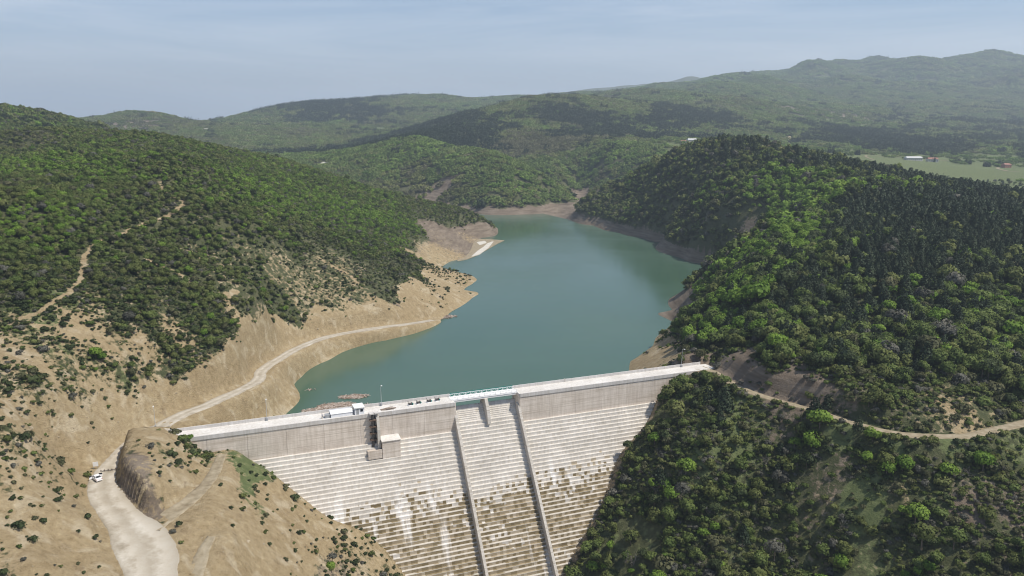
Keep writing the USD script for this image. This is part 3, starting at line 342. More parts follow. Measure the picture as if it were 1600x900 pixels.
925 346 .15 0 1 0 0 1 .2,960 354 .15 .2 1 0 0 1 .2,1000 364 .15 .2 1 0 0 1 .2,1040 377 .15 0 1 0 0 1 .2,1080 393 .15 0 1 0 0 1 .2,1110 404 .15 0 1 0 0 1 .2,1135 398 .15 0 1 0 0 1 .2,1060 384 .15 0 1 0 0 1 .2,905 338 .15 0 1 0 0 1 .2,1075 465 .15 0 1 0 0 1 .2,1050 478 .15 0 1 0 0 1 .2,1000 553 .8 0 .2 0 0 1 .2,1040 535 .75 .1 .2 0 0 1 .2,1010 560 .85 .1 .1 0 0 1 .2,1050 560 .6 .1 .5 0 0 1 .2,1040 515 .6 .1 .5 0 0 1 .2,925 324 .05 .2 .1 1 0 .2 .4,960 331 .05 .2 .1 1 0 .2 .4,1000 342 .05 .2 .1 1 0 .2 .35,1040 354 .05 .2 .1 1 0 .3 .35,1080 368 .05 .2 .2 1 0 .3 .35,1110 376 .05 .2 .2 1 0 .3 .35,1135 380 .05 .2 .1 1 0 .3 .4,1150 388 .05 .2 .1 1 0 .3 .5,1440 650 .4 .2 .4 .2 0 .8 .3,1530 655 .55 .2 .2 .1 0 .9 .3,1500 664 .6 .2 .3 .05 0 1 .2"""
S = np.array([[float(v) for v in s.split()] for s in S.replace("\n", "").split(",")])
thin_ = (S[:, 0] > 1000) & (S[:, 1] > 640) & (S[:, 5] > .85); S[thin_, 5] = .76; S[thin_, 7] = .5
SP = sight(S[:, 0], S[:, 1]); sample_tree = cKDTree(logpolar(SP[:, 0], SP[:, 1]) * [1, .8])
rt = {k: cKDTree(v[:, :2]) for k, v in road_line.items()}
cpx = [(1088, 578), (1060, 600), (1045, 612), (1035, 622)]; cps = [(1025, 626), (1015, 650), (985, 690), (965, 715), (945, 770), (915, 830), (890, 875)]
CONTACT = cKDTree(spline(np.array([at_wall(*p) for p in cpx] + [at_steps(*p) for p in cps]), 1.0)[:, :2])
def classes(x, y):
    x_, y_ = np.ravel(x), np.ravel(y); r_ = np.hypot(x_, y_)
    wx, wy = fbm2(x_, y_, 26, 4, 51) * 16 + fbm2(x_, y_, 150, 3, 53) * 60 * sstep(900, 1500, r_), fbm2(x_, y_, 26, 4, 52) * 16 + fbm2(x_, y_, 150, 3, 54) * 60 * sstep(900, 1500, r_)
    d, i = sample_tree.query(logpolar(x_ + wx, y_ + wy) * [1, .8], k=6)
    w = 1 / (d + 1e-3) ** 4.5; w /= w.sum(1, keepdims=True)
    out = (S[i, 2:] * w[..., None]).sum(1)
    near = (r_ < 700)
    cut = np.zeros(len(x_)); n5 = fbm2(x_[near], y_[near], 14, 3, 61) * 12
    dq = rt["shore_road"].query(np.stack([x_[near], y_[near]], -1))[0]; cut[near] = 1 - sstep(8, 11, dq + n5)
    fl = np.zeros(len(x_)); fl[near] = 1 - sstep(2.5, 4.5, CONTACT.query(np.stack([x_[near], y_[near]], -1))[0] + n5 * .2)
    cut = cut[:, None]; fl = fl[:, None]
    out = out * (1 - cut) + cut * np.array([1, 0, .05, 0, 0, 1, .2]); out = out * (1 - fl) + fl * np.array([.5, 0, .6, 0, 0, 1, .2])
    fk = (x_ > .06 * y_) & (y_ > 520) & (y_ < 1090) & (x_ < .06 * y_ + 140); fk = fk | ((y_ >= 1085) & (y_ < 1400) & (x_ > -95) & (x_ < 118)); zf = np.where(fk, gz(x_, y_), 99) + fbm2(x_, y_, 18, 3, 81) * 7
    up = sstep(-10.5, -7.5, zf)[:, None] * (zf < 14)[:, None]; lo = (1 - sstep(-10.5, -7.5, zf))[:, None]
    woody = np.maximum(out * [1, 1, 1, 0, 1, 0, 1], [.05, .1, 0, 1, .04, .25, .35]) * [1, 1, .2, 1, 1, 1, 1]
    out = np.where(fk[:, None], out * (1 - up - lo) + up * woody + lo * np.array([.15, .15, 1, 0, 0, 1, .2]), out)
    return out.reshape(np.shape(x) + (7,))
# old footpaths worn through the scrub
PATHS = [[(252, 285), (262, 305), (289, 318), (270, 334), (225, 350), (182, 370), (148, 384), (136, 396), (130, 420), (122, 442), (100, 462), (62, 488), (30, 500)],
         [(228, 405), (260, 420), (300, 442)], [(330, 463), (370, 455)], [(500, 405), (545, 430), (560, 445)], [(190, 555), (120, 520), (40, 510)], [(40, 540), (75, 580), (90, 610)]]
path_pts = np.vstack([spline(np.c_[sight(*np.array(p, float).T)[:, :2], np.zeros(len(p))], 1.0)[:, :2] for p in PATHS]); path_tree = cKDTree(path_pts)

CL = classes(XX, YY)
mask = CL[..., :3].copy()
pd = path_tree.query(np.stack([XX, YY], -1), distance_upper_bound=8)[0]
mask[..., 0] = np.maximum(mask[..., 0], .95 * np.exp(-(pd / 1.3) ** 2))
rt = {k: cKDTree(v[:, :2]) for k, v in road_line.items()}
rtop = np.where(((XX > .06 * YY) & (YY < 1085) & (YY > 520)) | ((YY >= 1085) & (YY < 1400) & (XX > -95) & (XX < 118)), -8.5, -2.5)
ring = (1 - sstep(-2.0, .5, ZZ - rtop)) * (world_to_dam(np.stack([XX, YY, ZZ], -1))[..., 1] > 6) * (YY < 1500)
mask[..., 2] = np.maximum(mask[..., 2], ring * (mask[..., 0] < .6)); mask[..., 1] *= 1 - ring
mask[..., 1] = np.maximum(mask[..., 1], sstep(2300, 3600, RR) * .42)

def build_ground():
    n1, n0 = XX.shape; idx = np.arange(n1 * n0).reshape(n1, n0)
    q = np.stack([idx[:-1, :-1], idx[:-1, 1:], idx[1:, 1:], idx[1:, :-1]], -1).reshape(-1, 4)
    v = np.stack([XX, YY, ZZ], -1).reshape(-1, 3)
    m = UsdGeom.Mesh.Define(stage, "/World/ground")
    m.CreatePointsAttr(Vt.Vec3fArray.FromNumpy(v.astype(np.float32))); m.CreateFaceVertexCountsAttr(Vt.IntArray.FromNumpy(np.full(len(q), 4, np.int32)))
    m.CreateFaceVertexIndicesAttr(Vt.IntArray.FromNumpy(q.astype(np.int32).ravel())); m.CreateSubdivisionSchemeAttr("none")
    gy, gx = np.gradient(ZZ, GY, GX); nn = np.stack([-gx, -gy, np.ones_like(gx)], -1); nn /= np.linalg.norm(nn, axis=-1, keepdims=True)
    m.CreateNormalsAttr(Vt.Vec3fArray.FromNumpy(nn.reshape(-1, 3).astype(np.float32))); m.SetNormalsInterpolation("vertex")
    UsdGeom.PrimvarsAPI(m).CreatePrimvar("mask", Sdf.ValueTypeNames.Color3fArray, "vertex").Set(Vt.Vec3fArray.FromNumpy(mask.reshape(-1, 3).astype(np.float32)))
    UsdShade.MaterialBindingAPI.Apply(m.GetPrim()).Bind(UsdShade.Material.Get(stage, "/World/Looks/ground"))
    tag(m, "hilly ground of the valley, bare tan slopes on the left and scrub elsewhere", "ground", kind="structure")
build_ground()

def ribbon(line, lift, seed):
    p = line[:, :3]; t = np.gradient(p[:, :2], axis=0); t /= np.linalg.norm(t, axis=1, keepdims=True); n = np.stack([-t[:, 1], t[:, 0]], 1)
    u = np.array([-1.12, -1.0, -.5, 0, .5, 1.0, 1.12]); h = np.array([-.40, .16, -.03, .02, -.03, .16, -.40])
    r = np.random.default_rng(seed); k = len(p)
    wob = np.stack([np.convolve(r.normal(0, 1, k + 8), np.ones(9) / 4, "valid") for _ in range(2)], 1) * .28
    half = line[:, 3:4] / 2; off = u[None] * half; off[:, :2] -= wob[:, :1]; off[:, 5:] += wob[:, 1:]
    v = np.concatenate([p[:, None, :2] + off[..., None] * n[:, None], (p[:, 2:3] + h + lift)[..., None]], -1).reshape(-1, 3)
    i = np.arange((k - 1) * 7).reshape(k - 1, 7)[:, :6]
    q = np.stack([i, i + 7, i + 8, i + 1], -1).reshape(-1, 4)[:, ::-1]
    return v, q
for j, (k, lab) in enumerate({"access_road": "wide pale gravel road curving past the parked white car", "shore_road": "pale gravel road running along the bank from the dam to the water", "side_track": "narrow rutted track behind the earth mound below the dam", "spur_track": "short pale dirt track on the bare spur at the bottom", "hill_track": "narrow dirt track leading right from the end of the dam"}.items()):
    m = usdkit.mesh(stage, "/World/" + k, ribbon(road_line[k], (.05, .02, .0, -.01, .0)[j], 40 + j), "/World/Looks/" + ("gravel" if j < 2 else "track"), True)
    UsdGeom.PrimvarsAPI(m).CreatePrimvar("lane", Sdf.ValueTypeNames.FloatArray, "vertex").Set(Vt.FloatArray.FromNumpy(np.tile(np.array([0, .06, .25, .5, .75, .94, 1], np.float32), len(road_line[k]))))
    tag(m, lab, "road", kind="structure")

def sheet(x0, x1, y0, y1, z, step):
    gx, gy = np.arange(x0, x1 + 1, step), np.arange(y0, y1 + 1, step); a, b = np.meshgrid(gx, gy)
    p = dam_to_world(np.stack([a, b, np.full(a.shape, z)], -1).reshape(-1, 3)); i = np.arange(a.size).reshape(a.shape)
    return p, np.stack([i[:-1, :-1], i[:-1, 1:], i[1:, 1:], i[1:, :-1]], -1).reshape(-1, 4)
tag(usdkit.mesh(stage, "/World/water", sheet(-330, 470, 7.0, 1700, WATER, 40), "/World/Looks/water", True), "still green reservoir water behind the dam", "water", kind="structure")

# ------------------------------------------------------------ the dam: x along the crest, y upstream, z up from the crest
DAM_RZ = math.degrees(math.atan2(DA[1], DA[0]))
def dam_thing(name, label, category, p=(0, 0, 0), rz=0.0, group=None):
    return thing(name, label, category, dam_to_world(np.array(p, float)), DAM_RZ + rz, group)
dam = thing("dam", "pale stepped concrete gravity dam with a central spillway chute", "dam", D0, DAM_RZ)
RISE = 1.2; TREAD = RISE * SLOPE
dam_rng = np.random.default_rng(11)
def step_mesh(x0, x1, z, y_back, rise=RISE, tread=TREAD):
    """one placing of concrete: tread at z, worn front edge, riser below it"""
    n = max(2, int((x1 - x0) / 2.4) + 1); x = np.linspace(x0, x1, n); yf = y_back - tread
    a = np.convolve(dam_rng.normal(0, 1, n + 4), np.ones(5) / 3, "valid") * .035; c = np.convolve(dam_rng.normal(0, 1, n + 4), np.ones(5) / 3, "valid") * .02
    prof = [(y_back + 1.2, 0, 0), (yf + .07, 0, 1), (yf, -.07, 1), (yf, -rise - .1, 1), (yf + 2.0, -rise - .1, 0)]
    v = np.array([[[xx, y + a[i] * k, z + dz + c[i] * (k if dz > -.5 else 0)] for (y, dz, k) in prof] for i, xx in enumerate(x)]).reshape(-1, 3)
    m = len(prof); i = np.arange((n - 1) * m).reshape(n - 1, m)[:, :-1].ravel()
    f = np.stack([i, i + 1, i + m + 1, i + m], -1)
    f = np.vstack([f[:, [0, 1, 2]], f[:, [0, 2, 3]], [[0, 2, 1], [0, 3, 2], [0, 4, 3]], np.array([[0, 1, 2], [0, 2, 3], [0, 3, 4]]) + (n - 1) * m])
    return trimesh.Trimesh(v, f, process=False)
def left_contact(z): return float(np.interp(-z, [11, 23.7, 27, 33, 39, 45, 62], [20, 39, 43, 54, 61, 66, 80])) - 9
def right_contact(z): return float(np.interp(-z, [10.6, 15, 22, 26, 36, 45, 52, 62], [182, 175, 163, 156, 146, 134, 126, 118])) + 8
for k in range(40):
    z = ZS - RISE * k; yb = -TREAD * k
    part(dam, "step", step_mesh(left_contact(z), 94.1, z, yb), "concrete_step")
for k in range(40):
    z = ZS - RISE * k; yb = -TREAD * k
    if right_contact(z) > 122: part(dam, "step", step_mesh(120.1, right_contact(z), z, yb), "concrete_step")
for k in range(-5, 41):
    z = ZS - RISE * k; yb = -TREAD * k
    if k < -2:
        part(dam, "step", step_mesh(95.1, 119.1, z, yb, .6, TREAD / 2), "concrete_step"); part(dam, "step", step_mesh(95.1, 119.1, z - .6, yb - TREAD / 2, .6, TREAD / 2), "concrete_step")
    else: part(dam, "step", step_mesh(95.1, 119.1, z, yb), "concrete_step")
# body behind the steps, and the rounded spillway crest
part(dam, "body", prism_x([(7.8, -11.5), (.8, -11.5), (.8 - SLOPE * 54, -65), (7.8, -65)], 6, 199), "concrete_training")
ogee = [(7.9, -11.4), (7.9, -5.2)] + [(7.9 - 3.55 * (1 - math.cos(a)) / 1.0 * .98 - .0, -5.2 + 1.95 * math.sin(a)) for a in np.linspace(.15, 1.45, 8)] + [(4.6, -3.62), (4.25, -4.2), (4.2, -4.9), (.9, -9.4), (.9, -11.4)]
part(dam, "spillway_crest", prism_x(ogee, 94.55, 119.55), "concrete_pale")
# upstanding wall in placings between contraction joints
joints = [-2, 9.5, 22, 34.5, 47, 59.6, 71, 82.5, 94.55]
for a, b in zip(joints[:-1], joints[1:]):
    part(dam, "wall_panel", prism_x([(0, -1.05), (0, -11.4), (7.8, -11.4), (7.8, -.3), (.02, -.3)], a + .03, b - .03), "concrete_wall")
joints2 = [119.55, 132, 143, 154.5, 166, 177.5, 189, 199, 206]
for a, b in zip(joints2[:-1], joints2[1:]):
    part(dam, "wall_panel", prism_x([(0, -1.05), (0, -11.4), (7.8, -11.4), (7.8, -.3), (.02, -.3)], a + .03, b - .03), "concrete_wall")
for a, b in ((-2, 94.3), (119.8, 198)):
    part(dam, "edge_beam", prism_x([(-.22, -1.1), (-.22, .22), (-.18, .26), (.14, .26), (.18, .22), (.18, -.25), (.03, -.25), (.03, -1.1)], a, b), "concrete_pale")
for a, b in ((-2, 94.4), (119.7, 208)):
    part(dam, "crest_roadway", box(a, b, .17, 7.25, -.4, -.005), "concrete_deck")
edges = list(np.arange(-2, 94.5, 12.05)); edges2 = list(np.linspace(119.7, 205.5, 8))
for e in (edges, edges2):
    for a, b in zip(e[:-1], e[1:]):
        part(dam, "parapet_panel", prism_x([(7.25, -.3), (7.25, 1.05), (7.29, 1.09), (7.55, 1.09), (7.6, 1.05), (7.6, -.3)], a + .015, b - .015), "concrete_pale")
part(dam, "joint_post", box(141.6, 142.1, 7.1, 7.7, -.2, 1.25), "concrete_training")
# training walls beside the chute and the pier that carries the bridge
for x in (94.1, 119.1):
    part(dam, "training_wall", prism_x([(2.5, -3.9), (.5, -3.9), (-1.0, -6.9), (-1.0 - SLOPE * 53.1, -60), (2.5 - SLOPE * 52, -63), (2.5, -11.2)], x, x + 1.0), "concrete_training")
part(dam, "pier", prism_x([(7.7, -9), (7.7, -.75), (3.0, -.75), (2.4, -1.0), (.15, -4.5), (-1.25, -9.6), (.5, -10.4)], 106.5, 107.7), "concrete_training")
# outlet shaft: fin, pipe with brackets, landing, and the valve house under it
part(dam, "outlet_fin", prism_x([(.2, -.35), (-.5, -.35), (-2.3, -5.5), (-2.6, -12.2), (.2, -12.2)], 65.0, 66.0), "concrete_training")
part(dam, "outlet_pipe", join([bar([63.6, -1.0, .5], [63.6, -1.0, -12], .42, 12), bar([64.5, -.5, -.5], [64.5, -.5, -12], .16)]), "dark_metal")
for z in np.arange(-2, -11.5, -2.4):
    part(dam, "pipe_bracket", join([box(62.7, 65.0, -1.5, 0, z - .18, z + .18)]), "rust_metal")
part(dam, "pipe_head", join([box(62.6, 64.1, -1.6, .3, .2, .6), box(64.4, 65.9, -1.2, .3, .1, .55)]), "concrete_pale")
part(dam, "outlet_landing", join([box(61.2, 69.2, -3.6, 0, -13.6, -12.5), box(61.2, 66.0, -4.0, -3.5, -15.2, -12.1)]), "concrete_wall")
por = part(dam, "gallery_portal", join([box(189.3, 189.65, -.3, .1, -5.4, -3.4), box(191.0, 191.35, -.3, .1, -5.4, -3.4), box(189.65, 191.0, -.3, .1, -3.7, -3.4), box(189.1, 191.6, -.9, .1, -5.7, -5.4)]), "concrete_deck")
part(por, "door", box(189.65, 191.0, -.04, .05, -5.4, -3.7), "glass_dark")

vh = dam_thing("valve_house", "grey concrete valve house with a pale sloping roof standing on the upper steps", "valve house", (66.2, -.1, -15.6))
part(vh, "wall", prism_x([(0, 0), (0, 6.9), (-3.9, 6.3), (-3.9, 0)], 0, 6.4), "concrete_wall")
part(vh, "roof", prism_x([(0.0, 6.91), (0.0, 7.12), (-4.15, 6.48), (-4.15, 6.27)], -.25, 6.65), "concrete_deck")
part(vh, "door", box(-.03, .02, -2.6, -1.3, 2.9, 5.1), "dark_metal")

# ------------------------------------------------------------ things on the crest
br = dam_thing("footbridge", "white steel bridge with lattice railing crossing over the spillway", "bridge", (94.4, 2.9, 0))
part(br, "deck", box(-.6, 25.7, .1, 3.9, -.15, .06), "white_paint")
part(br, "girder", join([box(-.5, 25.6, .05, .3, -.95, -.15), box(-.5, 25.6, -.1, .45, -.22, -.14)]), "white_paint")
part(br, "girder", join([box(-.5, 25.6, 3.6, 3.85, -.95, -.15)]), "white_paint")
for y, c in ((.1, "white_paint"), (3.85, "white_paint")):
    rl = part(br, "railing", join([box(-.5, 25.6, y - .06, y + .06, 1.02, 1.16), box(-.5, 25.6, y - .05, y + .05, .08, .2)]), c)
    for k in range(13):
        x = -.4 + k * 2.13; part(rl, "post", box(x - .07, x + .07, y - .07, y + .07, .05, 1.1), c)
        if k < 12: part(rl, "brace", join([bar([x, y, .15], [x + 1.06, y, 1.08], .05), bar([x + 1.06, y, 1.08], [x + 2.13, y, .15], .05)]), c)
nt = dam_thing("safety_fence", "green mesh safety fence along the lake side of the spillway bridge", "fence", (94.6, 7.3, 0))
part(nt, "mesh_panel", box(0, 24.9, -.03, .03, .05, 1.35), "green_net")
for k in range(9): part(nt, "post", bar([k * 3.1, 0, -.4], [k * 3.1, 0, 1.6], .06), "green_metal")

ht = dam_thing("site_hut", "small white flat roofed hut on the dam crest beside the outlet pipes", "hut", (58.0, 1.0, 0))
part(ht, "wall", box(0, 3.3, 0, 4.4, 0, 2.4), "white_panel"); part(ht, "roof", box(-.2, 3.5, -.3, 4.6, 2.4, 2.58), "roof_white")
part(ht, "door", box(.5, 1.4, -.05, .05, .05, 2.1), "grey_metal"); part(ht, "window", box(1.9, 2.8, -.05, .05, 1.0, 1.9), "glass_dark"); part(ht, "window", box(-.05, .05, 1.4, 2.6, 1.0, 1.9), "glass_dark")
sh = dam_thing("long_shelter", "long low pale sheet metal shelter on the dam crest left of the white hut", "shelter", (49.8, 1.2, 0))
part(sh, "wall", prism_x([(0, 0), (0, 1.25), (2.35, 1.75), (4.7, 1.25), (4.7, 0)], 0, 7.4), "white_panel")
part(sh, "roof_sheet", prism_x([(-.15, 1.26), (-.15, 1.34), (2.35, 1.86), (2.35, 1.78)], -.15, 7.55), "white_paint"); part(sh, "roof_sheet", prism_x([(4.85, 1.26), (4.85, 1.34), (2.35, 1.86), (2.35, 1.78)], -.15, 7.55), "white_panel")
part(sh, "end_bin", box(-1.9, -.15, .3, 2.2, 0, 1.1), "grey_metal")

def lamp(p, label, rz=0.0):
    t = dam_thing("street_lamp", label, "street lamp", p, rz, "lamps along the dam crest")
    part(t, "base", box(-.28, .28, -.28, .28, -.1, .9), "grey_metal")
    pole = trimesh.creation.cone(.11, 1, sections=8)
    part(t, "pole", join([trimesh.creation.cylinder(.085, segment=[[0, 0, .2], [0, 0, 4.2]], sections=8), trimesh.creation.cylinder(.06, segment=[[0, 0, 4.2], [0, 0, 7.8]], sections=8)]), "galvanised")
    part(t, "arm", bar([0, 0, 7.75], [0, -1.3, 8.05], .05), "galvanised"); part(t, "lamp_head", box(-.16, .16, -1.9, -1.1, 7.98, 8.16), "white_paint")
lamp((29.1, 6.9, 0), "slim lamp post on the dam crest midway along its left half")
lamp((68.6, 6.9, 0), "slim lamp post on the dam crest right of the white hut")
lamp((196, 7.0, 0), "slim lamp post near the right end of the dam crest by the trees")
lamp((-6.0, 13.5, .0), "slim lamp post at the left end of the dam by the gravel road")

hoists = [(78.5, 3.6), (81.6, 3.9), (85.6, 4.2), (88.8, 4.5)]
for (x, y), w in zip(hoists, ("leftmost of the four dark gate hoists on the crest beside the bridge", "second from left of the four dark gate hoists on the crest", "third from left of the four dark gate hoists on the crest", "rightmost of the four dark gate hoists, nearest the white bridge")):
    t = dam_thing("gate_hoist", w, "hoist", (x, y, 0), 8.0, "gate hoists on the crest")
    part(t, "base_plate", box(-1.0, .9, -.8, .8, 0, .14), "white_paint")
    part(t, "drum", join([trimesh.creation.cylinder(.38, segment=[[-.55, 0, .62], [.55, 0, .62]], sections=14), trimesh.creation.cylinder(.5, segment=[[-.6, 0, .62], [-.5, 0, .62]], sections=14), trimesh.creation.cylinder(.5, segment=[[.5, 0, .62], [.6, 0, .62]], sections=14)]), "dark_metal")
    part(t, "motor", join([box(.55, .95, -.3, .3, .14, .75), trimesh.creation.cylinder(.2, segment=[[.75, -.6, .5], [.75, .3, .5]], sections=10)]), "green_metal")
    part(t, "hand_post", join([bar([-.8, .3, .1], [-.8, .3, 1.6], .07), bar([-.8, -.1, 1.55], [-.8, .7, 1.55], .05)]), "dark_metal")
tp = dam_thing("timber_stack", "low stack of brown formwork timber lying on the crest right of the hut", "timber stack", (69.3, 2.1, 0), 4)
r9 = np.random.default_rng(3)
for k in range(14):
    x, y, z, L = r9.uniform(-2, .5), r9.uniform(-.5, .9), .08 + .13 * (k // 5), r9.uniform(2, 4.2)
    m = box(0, L, -.11, .11, 0, .11); m.apply_transform(trimesh.transformations.rotation_matrix(r9.normal(0, .18), [0, 0, 1])); m.apply_translation([x, y, z])
    part(tp, "plank", m, "timber" if k % 3 else "timber_pale")

def person(p, rz, label):
    import manifold3d as mf
    t = dam_thing("person", label, "person", p, rz)
    def limb(j):
        ms = []
        for (a, ra), (b, rb) in zip(j[:-1], j[1:]):
            A_ = mf.Manifold.sphere(ra, 14).translate(a); B_ = mf.Manifold.sphere(rb, 14).translate(b); ms.append(mf.Manifold.batch_hull([A_, B_]))
        return ms
    legs = limb([((.09, 0, .95), .095), ((.12, -.05, .5), .065), ((.12, .02, .09), .048), ((.13, -.13, .05), .042)]) + limb([((-.09, 0, .95), .095), ((-.11, .08, .5), .065), ((-.12, .2, .1), .048), ((-.12, .06, .05), .042)])
    torso = limb([((.08, 0, .98), .12), ((.13, 0, 1.38), .105)]) + limb([((-.08, 0, .98), .12), ((-.13, 0, 1.38), .105)]) + limb([((.13, 0, 1.38), .1), ((-.13, 0, 1.38), .1)])
    arms = limb([((.2, 0, 1.4), .065), ((.27, .02, 1.12), .05), ((.25, -.12, .88), .038)]) + limb([((-.2, 0, 1.4), .065), ((-.27, .02, 1.12), .05), ((-.24, .08, .87), .038)])
    hands = []
    for s, y0 in ((1, -.12), (-1, .08)):
        c = np.array([s * .25, y0, .86]); hands += limb([(tuple(c), .04), (tuple(c + [0, -.02, -.07]), .036)])
        for q in range(4): hands += limb([(tuple(c + [0, -.045 + .022 * q, -.09]), .011), (tuple(c + [-s * .01, -.05 + .022 * q, -.13 - .008 * (q in (1, 2))]), .009), (tuple(c + [-s * .03, -.05 + .022 * q, -.16]), .008)])
        hands += limb([(tuple(c + [0, -.05, -.05]), .013), (tuple(c + [-s * .01, -.085, -.1]), .009)])
    head = limb([((0, 0, 1.42), .055), ((0, -.01, 1.55), .055)]) + limb([((0, -.01, 1.66), .095), ((0, -.03, 1.58), .07)]) + limb([((0, -.1, 1.63), .018), ((0, -.115, 1.6), .016)]) + limb([((.095, 0, 1.63), .022), ((.095, .01, 1.6), .018)]) + limb([((-.095, 0, 1.63), .022), ((-.095, .01, 1.6), .018)])
    body = mf.Manifold.batch_boolean(legs + torso + arms + hands + head, mf.OpType.Add)
    b = part(t, "body", body, "skin", True)
    part(b, "trousers", mf.Manifold.batch_boolean([m.scale((1.0, 1.0, 1.0)) for m in limb([((.09, 0, .97), .108), ((.12, -.05, .5), .08), ((.12, .02, .1), .062)]) + limb([((-.09, 0, .97), .108), ((-.11, .08, .5), .08), ((-.12, .2, .11), .062)]) + limb([((.09, 0, .97), .108), ((-.09, 0, .97), .108)])], mf.OpType.Add), "cloth_dark", True)
    part(b, "jacket", mf.Manifold.batch_boolean(limb([((.08, 0, .98), .128), ((.13, 0, 1.38), .113)]) + limb([((-.08, 0, .98), .128), ((-.13, 0, 1.38), .113)]) + limb([((.13, 0, 1.38), .108), ((-.13, 0, 1.38), .108)]) + limb([((.2, 0, 1.4), .075), ((.27, .02, 1.12), .06), ((.25, -.11, .9), .047)]) + limb([((-.2, 0, 1.4), .075), ((-.27, .02, 1.12), .06), ((-.24, .07, .89), .047)]), mf.OpType.Add), "blue_cloth", True)
    part(b, "hair", mf.Manifold.batch_boolean(limb([((0, .02, 1.69), .095), ((0, .04, 1.62), .08)]), mf.OpType.Add), "dark_metal", True)
    part(b, "shoe", mf.Manifold.batch_boolean(limb([((.12, .03, .06), .055), ((.13, -.15, .045), .045)]) + limb([((-.12, .2, .06), .055), ((-.12, .05, .045), .045)]), mf.OpType.Add), "rubber", True)
person((46.9, 2.0, 0), 70, "person in dark clothes walking on the crest left of the long shelter")

# ------------------------------------------------------------ the parked car, a saloon seen from behind with both front doors open
def car(p, rz, label):
    t = thing("parked_car", label, "car", p, rz)
    # body side outline (y forward, z up) with cross sections narrowing to the roof
    ys = np.array([-2.15, -2.12, -1.9, -1.3, -.85, .35, .95, 1.9, 2.1, 2.15]); zt = np.array([.62, .86, .93, .95, .97, .98, .93, .78, .66, .5]); w = np.array([.74, .80, .85, .88, .88, .88, .87, .82, .74, .66])
    rows = []
    for y, z, ww in zip(ys, zt, w):
        rows.append([(-ww * .93, y, .28), (-ww, y, .55), (-ww * .98, y, z - .06), (-ww * .9, y, z), (ww * .9, y, z), (ww * .98, y, z - .06), (ww, y, .55), (ww * .93, y, .28)])
    v = np.array(rows).reshape(-1, 3); n = 8; f = []
    for i in range(len(ys) - 1):
        for j in range(n):
            a, b = i * n + j, i * n + (j + 1) % n; f += [[a, b, b + n], [a, b + n, a + n]]
    for j in range(1, n - 1): f += [[0, j + 1, j], [(len(ys) - 1) * n, (len(ys) - 1) * n + j, (len(ys) - 1) * n + j + 1]]
    body = trimesh.Trimesh(v, f); body.fix_normals()
    part(t, "body", body, "car_white", 40)
    def cabin(inset, zr):
        q = [(-.80 + inset, -1.45), (.80 - inset, -1.45), (.80 - inset, .98), (-.80 + inset, .98)]; r = [(-.62 + inset, -.95), (.62 - inset, -.95), (.62 - inset, .28), (-.62 + inset, .28)]
        return trimesh.convex.convex_hull(np.array([[x, y, .93] for x, y in q] + [[x, y, zr] for x, y in r]))
    part(t, "window_band", cabin(.0, 1.40), "glass_dark")
    part(t, "roof", trimesh.convex.convex_hull(np.array([[x, y, z] for z, s in ((1.385, 1), (1.44, .93)) for x, y in ((-.66 * s, -1.0 * s), (.66 * s, -1.0 * s), (.66 * s, .33 * s), (-.66 * s, .33 * s))])), "car_white", 40)
    for sx_ in (-1, 1):
        part(t, "pillar", join([bar([sx_ * .66, -.97, 1.40], [sx_ * .83, -1.5, .94], .06), bar([sx_ * .66, .3, 1.40], [sx_ * .82, 1.0, .94], .045), bar([sx_ * .68, -.35, 1.40], [sx_ * .84, -.35, .94], .05)]), "car_white")
        part(t, "tail_light", box(sx_ * .68 - .12, sx_ * .68 + .12, -2.17, -2.05, .66, .82), "red_lamp")
        part(t, "headlight", box(sx_ * .6 - .14, sx_ * .6 + .14, 2.06, 2.15, .56, .68), "galvanised")
        for y in (-1.3, 1.32):
            wl = part(t, "wheel", trimesh.creation.cylinder(.31, segment=[[sx_ * .66, y, .31], [sx_ * .87, y, .31]], sections=18), "rubber"); part(wl, "rim", trimesh.creation.cylinder(.19, segment=[[sx_ * .80, y, .31], [sx_ * .885, y, .31]], sections=12), "galvanised")
        d = box(0, .06, -1.0, 0, .32, .92); d.apply_transform(trimesh.transformations.rotation_matrix(sx_ * 1.15, [0, 0, 1])); d.apply_translation([sx_ * .88, .8, 0])
        dd = part(t, "door", d, "car_white")
        g = box(.01, .05, -.95, -.1, .92, 1.33); g.apply_transform(trimesh.transformations.rotation_matrix(sx_ * 1.15, [0, 0, 1])); g.apply_translation([sx_ * .88, .8, 0]); part(dd, "window", g, "glass_dark")
    part(t, "bumper", box(-.8, .8, -2.24, -2.1, .3, .56), "car_white"); part(t, "number_plate", box(-.26, .26, -2.185, -2.1, .62, .74), "white_paint")
    return t
cp = at_z(151, 749, .0); cp[2] = float(gz(cp[0], cp[1])) + .14
car(cp, 48.0, "white saloon car with open front doors parked on the gravel road")
bp = sight(150, 733)[0]
t = thing("notice_box", "small white board on short legs beside the gravel road ahead of the car", "sign", (bp[0], bp[1], bp[2]), 15)
part(t, "board", box(-.7, .7, -.06, .06, .9, 2.2), "white_paint"); part(t, "leg", box(-.6, -.5, -.05, .05, -.3, .9), "grey_metal"); part(t, "leg", box(.5, .6, -.05, .05, -.3, .9), "grey_metal")
